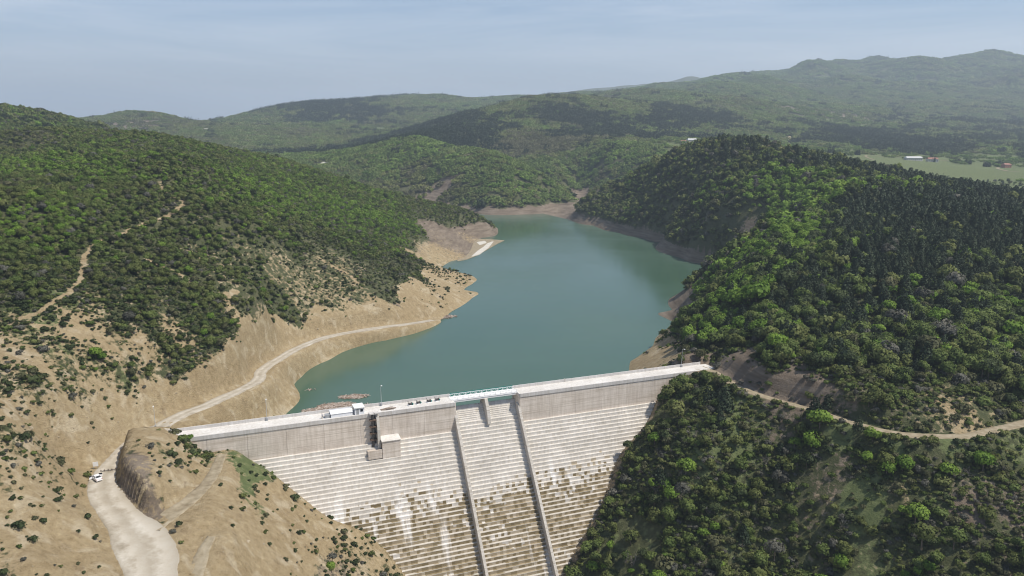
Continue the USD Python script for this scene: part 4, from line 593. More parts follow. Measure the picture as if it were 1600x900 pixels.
# chain barrier across the road
ba, bb = sight([158, 181], [739, 736]); 
t = thing("chain_barrier", "dark chain barrier hung between low posts across the gravel road", "barrier", (ba[0], ba[1], ba[2] + .1))
dv = bb - ba; n_ = 5; chain = []
for k in range(n_ - 1):
    a = dv * (k / (n_ - 1)); b = dv * ((k + 1) / (n_ - 1)); mid = (a + b) / 2
    chain += [bar(a + [0, 0, .62], mid + [0, 0, .36], .09), bar(mid + [0, 0, .36], b + [0, 0, .62], .09)]
for k in range(n_): a = dv * (k / (n_ - 1)); part(t, "post", bar(a + [0, 0, -.4], a + [0, 0, .85], .1, 8), "rust_metal")
part(t, "chain", join(chain), "dark_metal")

# ------------------------------------------------------------ driftwood, silt and far buildings
def drift(px, py, L, W, n, label, seed, rz=0.0):
    r = np.random.default_rng(seed); c = at_z(px, py, WATER); ms = []
    for k in range(n):
        a, q = r.uniform(0, 2 * np.pi), r.random() ** .55
        x, y = L * q * math.cos(a) + r.normal(0, .3), W * q * math.sin(a) + r.normal(0, .2); l = r.uniform(.5, 2.6) * (1 if r.random() < .85 else 1.8); th = r.normal(0, 1.2); rad = r.uniform(.06, .2)
        ms.append(bar([x - l / 2 * math.cos(th), y - l / 2 * math.sin(th), r.uniform(0, .3)], [x + l / 2 * math.cos(th), y + l / 2 * math.sin(th), r.uniform(0, .35)], rad, 5))
    h = len(ms) // 2
    t = thing("driftwood_raft", label, "driftwood", (c[0], c[1], WATER), rz, kind="stuff")
    part(t, "driftwood", join(ms[:h]), "timber"); part(t, "driftwood", join(ms[h:]), "timber_pale")
drift(527, 634, 8, 3.6, 420, "broad raft of brown driftwood floating against the dam left of the hut", 1, 12)
drift(553, 620, 6.5, 2.6, 260, "smaller separate raft of driftwood floating farther out from the dam", 2, 8)
drift(497, 640, 6.5, 2.2, 200, "thin straggle of driftwood along the dam parapet left of the broad raft", 3, 18)
drift(566, 634, 5.5, 1.2, 60, "few floating branches close behind the white hut", 6, 18)
drift(487, 609, 1.7, .4, 8, "single pale log floating alone in the lake corner", 5, 20)
drift(692, 496, 9, 4.5, 240, "driftwood stranded at the end of the shore road", 4, 30)

def house(px, py, y, L, W, h, rz, roof, wall, label, cat="house"):
    p = at_d(px, py, y); p[2] = float(gz(p[0], p[1])) + .2
    t = thing(cat.replace(" ", "_"), label, cat, p, rz)
    part(t, "wall", box(-L / 2, L / 2, -W / 2, W / 2, -3, h), wall)
    o = .5; r = trimesh.convex.convex_hull(np.array([[s * (L / 2 + o), q * (W / 2 + o), h] for s in (-1, 1) for q in (-1, 1)] + [[s * (L / 2 - 1.2), 0, h + W * .26] for s in (-1, 1)]))
    part(t, "roof", r, roof)
    n = max(2, int(L / 3.5))
    for k in range(n):
        x = -L / 2 + (k + .5) * L / n; part(t, "window" if k != n // 2 else "door", box(x - .6, x + .6, -W / 2 - .06, -W / 2 + .1, 1.0 if k != n // 2 else 0, 2.4), "glass_dark")
house(1081, 222, 1500, 18, 10, 4, 8, "roof_pale", "plaster", "white walled farm building among trees behind the right hill ridge")
house(1068, 223, 1490, 10, 8, 3.5, -10, "roof_red", "plaster", "small red roofed shed left of the white farm building")
house(1427, 246, 1480, 30, 11, 4.5, 2, "roof_pale", "plaster", "long low white farm building at the far edge of the meadow")
house(1457, 246, 1480, 18, 11, 5, -4, "roof_red", "plaster", "white farmhouse with a reddish roof right of the long white building")
house(1572, 259, 1400, 13, 10, 5, 10, "roof_red", "roof_red", "red house standing in the green meadow at the far right")
house(1500, 219, 2150, 14, 9, 4, 5, "roof_pale", "plaster", "small pale house among scattered trees below the right mountains")
house(236, 173, 2700, 26, 14, 6, 6, "roof_red", "plaster", "largest white village house with red roof on top of the distant hill")
house(243, 174, 2690, 14, 11, 5, -8, "roof_red", "roof_red", "red house beside the large white one on the distant hilltop")
house(251, 175, 2690, 14, 11, 4, 12, "roof_pale", "plaster", "small white house at the right end of the hilltop village")
house(222, 183, 2640, 10, 8, 4, 0, "roof_pale", "plaster", "tiny white house on the slope below the hilltop village")
def draped(name, pix, w, label, mat_, lift=.5):
    p = sight(*np.array(pix, float).T); ln = spline(np.c_[p, np.full(len(p), w)], 6.0)
    t = np.gradient(ln[:, :2], axis=0); t /= np.linalg.norm(t, axis=1, keepdims=True); n = np.stack([-t[:, 1], t[:, 0]], 1)
    v = []
    for s in (-1, -.4, .4, 1):
        q = ln[:, :2] + n * w / 2 * s; v.append(np.c_[q, gz(q[:, 0], q[:, 1]) + lift])
    v = np.stack(v, 1).reshape(-1, 3); k = len(ln); i = np.arange((k - 1) * 4).reshape(k - 1, 4)[:, :3]
    q = np.stack([i, i + 4, i + 5, i + 1], -1).reshape(-1, 4)[:, ::-1]
    tag(usdkit.mesh(stage, numbered("/World", name), (v, q), "/World/Looks/" + mat_, True), label, "road", kind="structure")
    return p
far_clear = []
for pix, w, lab, m_ in [([(1234, 213), (1232, 222), (1240, 231), (1262, 238), (1290, 246)], 6, "pale dirt lane climbing behind the right hill", "track"), ([(1130, 219), (1150, 222), (1172, 225), (1200, 229)], 6, "pale lane behind the pine ridge", "track"),
                    ([(321, 201), (325, 204), (322, 207)], 14, "pale bend of a mountain road on the far left hill", "pale_sand"), ([(385, 236), (393, 234)], 9, "pale bend of road above the left hill crest", "pale_sand"), ([(411, 230), (418, 227)], 9, "small white road bend above the left hill crest", "pale_sand"), ([(440, 244), (447, 242)], 9, "pale road bend just above the left ridge", "pale_sand"), ([(490, 260), (500, 257), (508, 254), (511, 257)], 9, "pale road end on the far valley side", "pale_sand"),
                    ([(1365, 250), (1400, 246), (1440, 249), (1500, 250)], 4, "thin lane along the edge of the meadow", "track"), ([(1560, 262), (1562, 265), (1575, 268), (1598, 268)], 5, "pale farm drive by the red house", "track"), ([(725, 178), (735, 176), (748, 172)], 6, "reddish track cut across the wooded hill", "track"), ([(795, 175), (806, 172)], 6, "reddish bare cut high on the big hill", "track")]:
    far_clear.append(draped("lane", pix, w, lab, m_)[:, :2])
# silt bar at the water's edge
def silt(pix, label, mat_, z):
    p = at_z(*np.array(pix, float).T, np.full(len(pix), WATER)); poly = sg.Polygon(p[:, :2]).buffer(1.5).buffer(-.7).segmentize(3.0); r = np.random.default_rng(8)
    m = trimesh.creation.extrude_polygon(poly, .35, engine="earcut"); m.vertices[:, 2] += WATER + z
    tag(usdkit.mesh(stage, numbered("/World", "silt_bar"), m, "/World/Looks/" + mat_), label, "silt bar", kind="structure")
silt([(722, 378), (745, 374), (760, 374), (787, 376), (776, 381), (757, 392), (742, 400), (730, 405), (716, 408)], "flat pale silt bar reaching into the lake from the left shore", "track", -.02)
silt([(746, 379), (757, 377), (759, 380), (750, 383)], "bright white patch on the silt bar", "pale_sand", .05)
silt([(762, 381), (770, 378), (762, 388), (748, 398), (738, 401), (748, 392), (757, 386)], "bright white strip along the outer edge of the silt bar", "pale_sand", .07)

# ------------------------------------------------------------ foliage materials
def leaf(name, a, b, c, trans=.36):
    mat(name, {"oi": ("object_info", {}), "tc": ("texture_coordinate", {}), "n": ("noise_texture", {"scale": .55, "detail": 3.0, "roughness": .6}), "geo": ("geometry", {}), "nb": ("noise_texture", {"scale": .02, "detail": 3.0}),
               "s": ("math", {"math_type": "multiply_add", "value2": .55}), "s2": ("math", {"math_type": "multiply_add", "value2": .5, "value3": -.1}), "s3": ("math", {"math_type": "add"}), "isl": ("math", {"math_type": "multiply_add", "value2": .22}),
               "r": ("rgb_ramp", {"ramp": [(.22, a), (.55, b), (.9, c)]}), "d": ("principled_bsdf", {"roughness": .7, "specular_ior_level": .22}), "t": ("translucent_bsdf", {}), "m": ("mix_closure", {"fac": trans})},
        [("oi.random", "s.value1"), ("geo.random_per_island", "isl.value1"), ("isl.result", "s.value3"), ("tc.object", "n.vector"), ("geo.position", "nb.vector"), ("nb.fac", "s2.value1"), ("s.result", "s3.value1"), ("s2.result", "s3.value2"), ("s3.result", "r.fac"), ("r.color", "d.base_color"), ("r.color", "t.color"), ("d.BSDF", "m.closure1"), ("t.BSDF", "m.closure2")], surface="m.closure")
leaf("leaf_bright", (.125, .215, .030), (.19, .30, .046), (.26, .36, .070))
leaf("leaf_green", (0.1, 0.142, 0.036), (0.148, 0.196, 0.054), (0.2, 0.245, 0.078))
leaf("leaf_olive", (0.115, 0.14, 0.04), (0.165, 0.192, 0.06), (0.22, 0.235, 0.085))
leaf("leaf_brown", (0.1, 0.105, 0.05), (0.142, 0.146, 0.072), (0.185, 0.18, 0.098))
leaf("leaf_grey", (0.105, 0.105, 0.085), (0.15, 0.148, 0.122), (0.2, 0.195, 0.165))
leaf("leaf_dark", (0.045, 0.064, 0.024), (0.07, 0.094, 0.036), (0.1, 0.126, 0.05))
leaf("leaf_pine", (.021, .034, .017), (.034, .051, .026), (.056, .076, .038), .1)
for nm_, k_ in (("green", 1.0), ("olive", .95), ("brown", 1.0), ("bright", .95)):
    src = {"green": ((.12, .18, .045), (.18, .245, .068), (.24, .30, .095)), "olive": ((.145, .172, .055), (.21, .235, .08), (.27, .285, .11)), "brown": ((.125, .128, .066), (.18, .178, .095), (.23, .22, .125)), "bright": ((.13, .22, .04), (.20, .30, .058), (.27, .37, .08))}[nm_]
    leaf("woods_" + nm_, *src)
plain("stone", (.36, .30, .21), .9, .35, .6); plain("bark", (.12, .095, .07), .9, .3, 3.0); plain("bark_pale", (.20, .175, .15), .9, .25, 3.0)

def soup(c, n, size, nrm_soft, r, stretch=1.0):
    """leaf clumps: an irregular four-cornered piece at each centre c, facing about n, shaded with the soft normal"""
    k = len(c); a = np.cross(n, r.normal(size=(k, 3))); a /= np.linalg.norm(a, axis=1, keepdims=True); b = np.cross(n, a)
    s = size * r.uniform(.65, 1.35, (k, 1))
    cor = [c + a * s * r.uniform(.4, .7, (k, 1)) * stretch, c + b * s * r.uniform(.4, .7, (k, 1)), c - a * s * r.uniform(.4, .7, (k, 1)) * stretch, c - b * s * r.uniform(.4, .7, (k, 1))]
    v = np.stack(cor, 1).reshape(-1, 3); nn = np.repeat(nrm_soft, 4, 0); i = np.arange(k)[:, None] * 4 + np.arange(4)[None]
    return v, i, nn
def unit(v): return v / (np.linalg.norm(v, axis=-1, keepdims=True) + 1e-9)
def crown_round(h, rad, z0, lumps, n, size, seed, flat=1.0):
    r = np.random.default_rng(seed); L = []
    for k in range(lumps):
        q = unit(r.normal(size=3)) * r.uniform(.35, .75); q[2] = abs(q[2]) * .9 - .25
        L.append((np.array([q[0] * rad, q[1] * rad, z0 + (h - z0) * (.45 + .5 * q[2])]), rad * r.uniform(.38, .62)))
    C, Nn, Sn = [], [], []; mid = np.array([0, 0, z0 + (h - z0) * .4])
    for c, lr in L:
        m = max(3, n // lumps); d = unit(r.normal(size=(m, 3))); d[:, 2] = np.where(d[:, 2] < -.35, -d[:, 2], d[:, 2])
        p = c + d * lr * r.uniform(.7, 1.08, (m, 1)) * [1, 1, flat]; C.append(p)
        out = unit(.65 * d + .5 * unit(p - mid)); Sn.append(unit(out + r.normal(size=(m, 3)) * .28)); Nn.append(unit(out + r.normal(size=(m, 3)) * .55))
    C, Nn, Sn = np.vstack(C), np.vstack(Nn), np.vstack(Sn); C[:, 2] = np.maximum(C[:, 2], .05)
    return soup(C, Nn, size, Sn, r)
def crown_pine(h, rad, z0, n, size, seed):
    r = np.random.default_rng(seed); t = 1 - np.sqrt(r.random(n)) * .98; ang = r.uniform(0, 2 * np.pi, n); whorl = np.round(t * 9) / 9; t = .35 * t + .65 * whorl + r.normal(0, .012, n)
    lob = 1 + .22 * np.sin(ang * 5 + whorl * 17 + seed); prof = np.clip(1 - t, 0.03, 1) ** .5
    q = np.sqrt(r.uniform(.25, 1.0, n)) * rad * prof * lob; z = z0 + (h - z0) * t - q * .16
    c = np.stack([q * np.cos(ang), q * np.sin(ang), z], 1); o = np.stack([np.cos(ang), np.sin(ang), np.full(n, .55)], 1)
    return soup(c, unit(o + r.normal(size=(n, 3)) * .5), size, unit(o + r.normal(size=(n, 3)) * .3), r)
def trunk_mesh(h, r0, seed, limbs=3, crown_r=2.0):
    r = np.random.default_rng(seed); ms = []
    def taper(a, b, ra, rb, s=6):
        a, b = np.array(a, float), np.array(b, float); t = unit(b - a); x = unit(np.cross(t, [.3, .9, .2])); y = np.cross(t, x); an = np.arange(s) * 2 * np.pi / s
        ring = lambda c, q: c + q * (np.cos(an)[:, None] * x + np.sin(an)[:, None] * y)
        v = np.vstack([ring(a, ra), ring(b, rb)]); i = np.arange(s); j = (i + 1) % s
        return trimesh.Trimesh(v, np.vstack([np.stack([i, j, j + s], 1), np.stack([i, j + s, i + s], 1)]), process=False)
    top = np.array([r.normal(0, .15), r.normal(0, .15), h * .8]); ms.append(taper([0, 0, -.6], top * .55, r0, r0 * .7)); ms.append(taper(top * .55, top, r0 * .7, r0 * .2))
    for k in range(limbs):
        a = r.uniform(0, 6.28); s = top * r.uniform(.35, .7); e = s + np.array([math.cos(a), math.sin(a), r.uniform(.5, 1.1)]) * crown_r * r.uniform(.5, .8); ms.append(taper(s, e, r0 * .4, r0 * .12, 4))
    return join(ms), taper
def bare_crown(h, rad, seed):
    _, taper = trunk_mesh(1, .1, seed); r = np.random.default_rng(seed); ms = []
    def grow(p, d, L, q, depth):
        e = p + d * L; ms.append(taper(p, e, q, q * .6, 3))
        if depth: 
            for k in range(3 if depth > 1 else 4): grow(p + d * L * r.uniform(.55, 1), unit(d + r.normal(size=3) * .55 + [0, 0, .12]), L * r.uniform(.55, .75), q * .55, depth - 1)
    for k in range(5): grow(np.array([0, 0, h * .25 * r.random()]), unit(np.array([r.normal(0, .45), r.normal(0, .45), 1.0])), h * .42, .09, 3)
    m = join(ms); return m.vertices, m.faces, None

def raw_mesh(path, data, mat_):
    v, f, n = data; m = UsdGeom.Mesh.Define(stage, path); f = np.asarray(f)
    m.CreatePointsAttr(Vt.Vec3fArray.FromNumpy(np.asarray(v, np.float32))); m.CreateFaceVertexCountsAttr(Vt.IntArray.FromNumpy(np.full(len(f), f.shape[1], np.int32)))
    m.CreateFaceVertexIndicesAttr(Vt.IntArray.FromNumpy(f.astype(np.int32).ravel())); m.CreateSubdivisionSchemeAttr("none")
    if n is not None: m.CreateNormalsAttr(Vt.Vec3fArray.FromNumpy(np.asarray(n, np.float32))); m.SetNormalsInterpolation("vertex")
    UsdShade.MaterialBindingAPI.Apply(m.GetPrim()).Bind(UsdShade.Material.Get(stage, "/World/Looks/" + mat_))
stage.CreateClassPrim("/World/plant_kinds")
KIND = {}
def proto(name, crown, leaf_mat, trunk=None, bark="bark", tall=1.0):
    x = UsdGeom.Xform.Define(stage, "/World/plant_kinds/" + name); raw_mesh(f"/World/plant_kinds/{name}/crown", crown, leaf_mat)
    if trunk is not None: usdkit.mesh(stage, f"/World/plant_kinds/{name}/trunk", trunk, "/World/Looks/" + bark, True)
    KIND[name] = tall
for i, m_ in enumerate(["leaf_bright", "leaf_green", "leaf_olive", "leaf_brown", "leaf_dark", "leaf_grey"]):
    for j in range(2):
        s = 100 + i * 10 + j; h, rad = (7.2, 2.9) if j == 0 else (6.2, 3.2)
        proto(f"round_{m_[5:]}_{j}", crown_round(h, rad, 1.0, 15, 760, .62, s), m_, trunk_mesh(h, .2, s)[0], tall=h)
        proto(f"roundmid_{m_[5:]}_{j}", crown_round(h, rad, .8, 9, 170, 1.15, s + 5), m_, tall=h)
        proto(f"bush_{m_[5:]}_{j}", crown_round(1.5, 1.25, -.1, 7, 260, .34, s + 50, .8), m_, trunk_mesh(.9, .06, s, 2, .8)[0], tall=1.5)
        proto(f"bushlow_{m_[5:]}_{j}", crown_round(1.3, 1.2, -.2, 5, 70, .6, s + 60, .8), m_, tall=1.4)
for j in range(4):
    proto(f"pine_{j}", crown_pine((8.8, 8.0, 9.4, 7.2)[j], (3.0, 3.2, 2.9, 3.1)[j], (1.6, 1.0, 2.2, .8)[j], 620, .62, 300 + j), "leaf_pine", trunk_mesh(9.5, .19, 300 + j, 0)[0], tall=10)
    proto(f"pinemid_{j}", crown_pine((8.8, 8.0, 9.4, 7.2)[j], (3.0, 3.2, 2.9, 3.1)[j], (1.4, .8, 1.8, .6)[j], 150, 1.1, 310 + j), "leaf_pine", tall=10)
for j in range(2):
    proto(f"bare_{j}", bare_crown(5.0, 2, 400 + j), "bark_pale", trunk_mesh(1.6, .12, 400 + j, 0)[0], "bark_pale", tall=5)
def cluster(name, m_, pine, seed):
    r = np.random.default_rng(seed); V, F, Nn, o = [], [], [], 0
    for k in range(15):
        x, y, s = r.uniform(-8, 8), r.uniform(-8, 8), r.uniform(.8, 1.2)
        v, f, n = crown_pine(10 * s, 2.4 * s, .5, 26, 2.0, seed * 50 + k) if pine else crown_round(6.5 * s, 2.9 * s, .2, 4, 26, 2.1, seed * 50 + k)
        V.append(v + [x, y, 0]); F.append(f + o); Nn.append(n); o += len(v)
    proto(name, (np.vstack(V), np.vstack(F), np.vstack(Nn)), m_, tall=8)
for j in range(2):
    for m_ in ("woods_green", "woods_olive", "woods_brown", "woods_bright"): cluster(f"grove_{m_[6:]}_{j}", m_, False, 60 + j + 3 * len(m_))
    cluster(f"grove_pine_{j}", "leaf_pine", True, 90 + j)

for j in range(3):
    r = np.random.default_rng(700 + j); m = trimesh.convex.convex_hull(unit(r.normal(size=(14, 3))) * r.uniform(.7, 1.0, (14, 1)) * [1, .8, .6])
    UsdGeom.Xform.Define(stage, f"/World/plant_kinds/stone_{j}"); usdkit.mesh(stage, f"/World/plant_kinds/stone_{j}/stone", m, "/World/Looks/stone")
# ------------------------------------------------------------ where plants stand
TH = np.linspace(-.75, .75, 1100); RD = np.exp(np.linspace(math.log(105), math.log(9000), 1000))
tt, rr = np.meshgrid(TH, RD, indexing="ij"); slope = (gz(rr * np.sin(tt), rr * np.cos(tt)) - EYE[2]) / rr
hor = np.maximum.accumulate(slope, 1); hor = np.concatenate([np.full((len(TH), 1), -9.0), hor[:, :-1]], 1)
HOR = RegularGridInterpolator((TH, np.log(RD)), hor, bounds_error=False, fill_value=9.0)
def seen(x, y, z, tall, margin=7.0):
    r = np.hypot(x, y); return (z + tall + margin - EYE[2]) / r > HOR(np.stack([np.arctan2(x, y), np.log(r)], -1))
def candidates(y0, y1, step, seed):
    r = np.random.default_rng(seed); w = y1 * .72 + 25; gx, gy = np.meshgrid(np.arange(-w, w, step), np.arange(y0, y1, step))
    x, y = (gx + r.uniform(-.75, .75, gx.shape) * step).ravel(), (gy + r.uniform(-.75, .75, gx.shape) * step).ravel()
    k = np.abs(x) < y * .70 + 22; x, y = x[k], y[k]; z = gz(x, y); p = project(np.stack([x, y, z], -1))
    k = (np.abs(p[:, 0] - 800) < 850) & (p[:, 1] < 985); x, y, z = x[k], y[k], z[k]
    k = seen(x, y, z, 6); x, y, z = x[k], y[k], z[k]
    q = world_to_dam(np.stack([x, y, z], -1)); top = np.where(q[:, 1] > 0, 0.0, ZS + q[:, 1] / SLOPE)
    indam = (q[:, 0] > -3) & (q[:, 0] < 209) & (q[:, 1] < 10) & (q[:, 1] > -48) & (z < top + 1.0)
    wet = (z < WATER + 1.2) & (q[:, 1] > 5)
    k = ~indam & ~wet; return x[k], y[k], z[k], q[k], r
def roads_clear(x, y, extra):
    ok = np.ones(len(x), bool)
    for k, v in road_line.items():
        d, i = rt[k].query(np.stack([x, y], -1), distance_upper_bound=20); h = v[np.minimum(i, len(v) - 1), 3] / 2; ok &= ~(d < h + extra)
    return ok
PLANTS = []       # (x, y, z, proto, scale, rotation, kind, area)
def put(x, y, z, names, sc, kind, area, r, tilt=None):
    for k in range(len(x)): PLANTS.append((x[k], y[k], z[k], names[k], sc[k], r.uniform(0, 360), kind, area))
def tone_pick(tone, r, left):
    """leaf colour from the brightness of the stand, with strays"""
    t = tone + r.normal(0, .17, len(tone)); out = np.full(len(tone), "brown", dtype=object)
    out[t > .20] = "olive"; out[t > .47] = "green"; out[t > .72] = "bright"
    u = r.random(len(tone)); out[(u < .035)] = "grey"; out[u > np.where(left, .95, .86)] = "dark"; return out
isleft = lambda x, y: (x < -.03 * y + 10) & (y < 960)
def woods(y0, y1, step, seed, mid, side):
    x, y, z, q, r = candidates(y0, y1, step, seed); k = isleft(x, y) == (side == "left"); x, y, z, q = x[k], y[k], z[k], q[k]
    c = classes(x, y); dens, pine, shr, tone = c[:, 3], c[:, 4], c[:, 5], c[:, 6]
    left = np.full(len(x), side == "left"); patch = fbm2(x, y, 22, 3, 9) * 1.6; brush = ~left & (z < .5) & (y < 300)
    dens = np.where(brush, dens * .8 + patch * .25, dens)
    keep = (r.random(len(x)) < np.clip(dens + patch * (dens < .93) * np.minimum(dens * 2, 1), 0, 1) * np.where(dens < .35, .5 * (1 - .8 * shr), 1 - .55 * shr * (dens < .9))) & roads_clear(x, y, 2.4) & (dens > .05)
    keep &= ~((z < np.where((x > .06 * y) & (y < 1080) & (y > 520), -10, -5)) & (q[:, 1] > 6) & (c[:, 2] > .5)) & (path_tree.query(np.stack([x, y], -1))[0] > 1.6)
    x, y, z, pine, tone, left, dens, brush = (a[keep] for a in (x, y, z, pine, tone, left, dens, brush))
    tone = tone + fbm2(x, y, 70, 3, 12) * .55
    isp = r.random(len(x)) < np.where(pine < .13, pine * .5, pine + fbm2(x, y, 40, 2, 4) * .5 * (pine < .9)); col = tone_pick(tone, r, left)
    md = "mid" if mid else ""
    names = np.where(isp, [f"pine{md}_{k}" for k in r.integers(0, 4, len(x))], [f"round{md}_{a}_{k}" for a, k in zip(col, r.integers(0, 2, len(x)))])
    sc = np.where(left, np.exp(r.normal(-.72, .24, len(x))), np.exp(r.normal(-.10, .24, len(x)))); sc = np.where(isp & ~left, r.uniform(.6, 1.12, len(x)), sc); sc *= np.where(dens < .5, .8, 1) * np.where(brush, .74, 1)
    kind = np.where(isp, "pine_tree", "broadleaf_tree")
    thin = ~(isp & (r.random(len(x)) < .42)); x, y, z, names, sc, kind, left, dens, isp, brush = (a[thin] for a in (x, y, z, names, sc, kind, left, dens, isp, brush))
    b = ~isp & brush & (r.random(len(x)) < np.where(dens < .5, .42, .06)); names = np.where(b, [f"bare_{k}" for k in r.integers(0, 2, len(x))], names); kind = np.where(b, "bare_tree", kind)
    for kd in ("pine_tree", "broadleaf_tree", "bare_tree"):
        kk = kind == kd; put(x[kk], y[kk], z[kk] - .15, names[kk], sc[kk], kd, side, r)
woods(112, 470, 3.1, 21, False, "right"); woods(470, 1120, 3.9, 22, True, "right"); woods(112, 470, 2.5, 23, False, "left"); woods(470, 1120, 3.0, 24, True, "left")
def low_growth(y0, y1, step, seed, low):
    x, y, z, q, r = candidates(y0, y1, step, seed); c = classes(x, y); dens, shr, tan = c[:, 3], c[:, 5], c[:, 0]
    clump = fbm2(x, y, 9, 3, 31) * 2.4 + fbm2(x, y, 32, 2, 33) * 1.6
    p = np.clip(dens * 1.9 * (.35 + .65 * shr) * (1 + clump), 0, .95) * (dens < .93)
    p = np.maximum(p, np.where((x > 0) & (y < 300) & (z < 0), np.clip(.07 + clump * .20, 0, .55), 0) * (dens > .03))
    keep = (r.random(len(x)) < p) & roads_clear(x, y, .9) & (path_tree.query(np.stack([x, y], -1))[0] > 1.2) & ~((z < -5) & (q[:, 1] > 6) & (c[:, 2] > .5))
    x, y, z, tan = x[keep], y[keep], z[keep], tan[keep]; left = isleft(x, y)
    col = np.where(left, r.choice(["dark", "green", "brown", "olive", "grey"], len(x), p=[.48, .14, .16, .14, .08]), r.choice(["dark", "green", "brown", "olive", "grey"], len(x), p=[.12, .28, .2, .3, .10])); lw = "low" if low else ""
    names = np.array([f"bush{lw}_{a}_{k}" for a, k in zip(col, r.integers(0, 2, len(x)))]); sc = np.exp(r.normal(-.38, .40, len(x))) * np.where(left, .8, 1.1) * np.where(y < 215, .85, 1.0)
    for area in ("left", "right"):
        k = left if area == "left" else ~left; put(x[k], y[k], z[k] - .05, names[k], sc[k], "shrub", area, r)
low_growth(112, 330, 1.1, 31, False); low_growth(330, 640, 1.8, 32, True)
# trees one can single out
for px, py, col, s in [(150, 562, "bright", .8), (160, 566, "bright", .62), (297, 690, "bright", .45), (290, 695, "dark", .4), (293, 702, "olive", .35), (1280, 672, "bright", 1.35), (1535, 738, "bright", 1.2), (520, 878, "grey", .45), (518, 893, "bright", .5), (1317, 392, "bright", .9), (1325, 425, "bright", .7), (1512, 470, "bright", 1.2), (1210, 873, "grey", .9), (1064, 778, "grey", .9), (1480, 748, "bright", .9), (1385, 735, "olive", 1.0), (1410, 738, "bright", 1.0), (1430, 818, "bright", 1.1), (1440, 855, "olive", 1.25), (1490, 855, "green", 1.0)]:
    p = sight(px, py)[0]; PLANTS.append((p[0], p[1], p[2] - .1, f"round_{col}_0", s, px % 360, "broadleaf_tree", "left" if isleft(p[0], p[1]) else "right"))
for px, py, s in [(1133, 640, 1.15), (1105, 632, .95), (1272, 655, 1.0), (1292, 640, .7), (1030, 760, .8), (1160, 850, .75)]:
    p = sight(px, py)[0]; PLANTS.append((p[0], p[1], p[2] - .1, "pine_%d" % (px % 4), s, px % 360, "pine_tree", "right"))

# ------------------------------------------------------------ stand them up: the largest in view singly, the rest as masses
LEAFWORD = {"bright": "bright green", "green": "mid green", "olive": "olive green", "brown": "brownish budding", "dark": "dark green", "grey": "grey flowering"}
P_ = np.array([(a[0], a[1], a[2]) for a in PLANTS]); tall = np.array([KIND[a[3]] * a[4] for a in PLANTS]); pr = project(P_); size = tall / pr[:, 2]
inframe = (pr[:, 0] > -5) & (pr[:, 0] < 1605) & (pr[:, 1] < 905)
pt = project(P_ + np.stack([0 * tall, 0 * tall, tall], -1)); inframe &= (pr[:, 1] < 900) | (pt[:, 1] < 890)
clear_view = seen(P_[:, 0], P_[:, 1], P_[:, 2], tall * .5, 0.0)
kinds = np.array([a[6] for a in PLANTS]); single = np.zeros(len(PLANTS), bool)
for kd in ("broadleaf_tree", "pine_tree", "shrub", "bare_tree"):
    k = np.where((kinds == kd) & inframe & clear_view)[0]; single[k[np.argsort(-size[k])[:300]]] = True
for i in np.where(single)[0]:
    x, y, z, nm, s, rz, kd, area = PLANTS[i]; col = LEAFWORD.get(nm.split("_")[1], ""); px = pr[i, 0]; py = pr[i, 1]; q = world_to_dam(np.array([x, y, z]))
    dr = {k: float(v.query([x, y])[0]) for k, v in rt.items()}; big = "tall" if s > 1.08 else "small" if s < .85 else ""
    if area == "left":
        zone = "on the earth mound beside the gravel road" if 185 < px < 330 and 670 < py < 815 else "on the bank between dam and gravel road" if q[0] > -12 and q[1] > 0 and dr["shore_road"] < 14 else "above the gravel shore road" if dr["shore_road"] < 22 else "at the edge of the wide gravel road" if dr["access_road"] < 9 else "on the spur below the left wall" if px > 250 and py > 690 else "low on the bare slope left of the car" if py > 740 else "on the bare slope above the car" if py > 620 else "on the speckled slope above the bare bank" if py > 500 else "on the scrubby hill left of the lake"
        big = "low" if kd == "shrub" else "small" if s < .6 else "big"
    else:
        zone = "close beside the dirt track" if dr["hill_track"] < 6 else "against the right flank of the dam" if q[0] < 176 and q[1] < 0 and px < 1040 else "on the knoll at the dam's right end" if px < 1200 and py < 720 and z < 1 else "at the bottom of the brushy right slope" if py > 800 and px < 1300 else "in the lower right corner of the slope" if py > 800 else "in the middle of the brushy right slope" if py > 700 and px < 1400 else "on the right part of the brushy slope" if z < 0 else "just above the brown cut bank" if dr["hill_track"] < 24 else "at the lake edge of the wooded hill" if px < 1120 else "low on the wooded hill above the track" if py > 540 else "halfway up the hill near the bright leafy strip" if py > 400 and px < 1290 else "halfway up in the middle of the pine stand" if py > 400 and px < 1450 else "halfway up near the right edge of view" if py > 400 else "high on the wooded right hill"
    if kd == "shrub": noun, grp, cat = f"{big or 'middling'} {col} shrub", f"{big} {col} shrubs {zone}", "shrub"
    elif kd == "pine_tree": noun, grp, cat = f"{big} dark conical pine", f"{big} dark pines {zone}", "tree"
    elif kd == "bare_tree": noun, grp, cat = f"{big} leafless pale twiggy tree", f"{big} leafless trees {zone}", "tree"
    else: noun, grp, cat = f"{big} {col} leafy tree", f"{big} {col} trees {zone}", "tree"
    lab = f"{noun} {zone}".strip().replace("  ", " "); grp = grp.strip().replace("  ", " ")
    t = thing(kd, lab, cat, (x, y, z), rz, grp, None, (s, s, s)); pm = stage.GetPrimAtPath(t); pm.GetReferences().AddInternalReference("/World/plant_kinds/" + nm); pm.SetInstanceable(True)
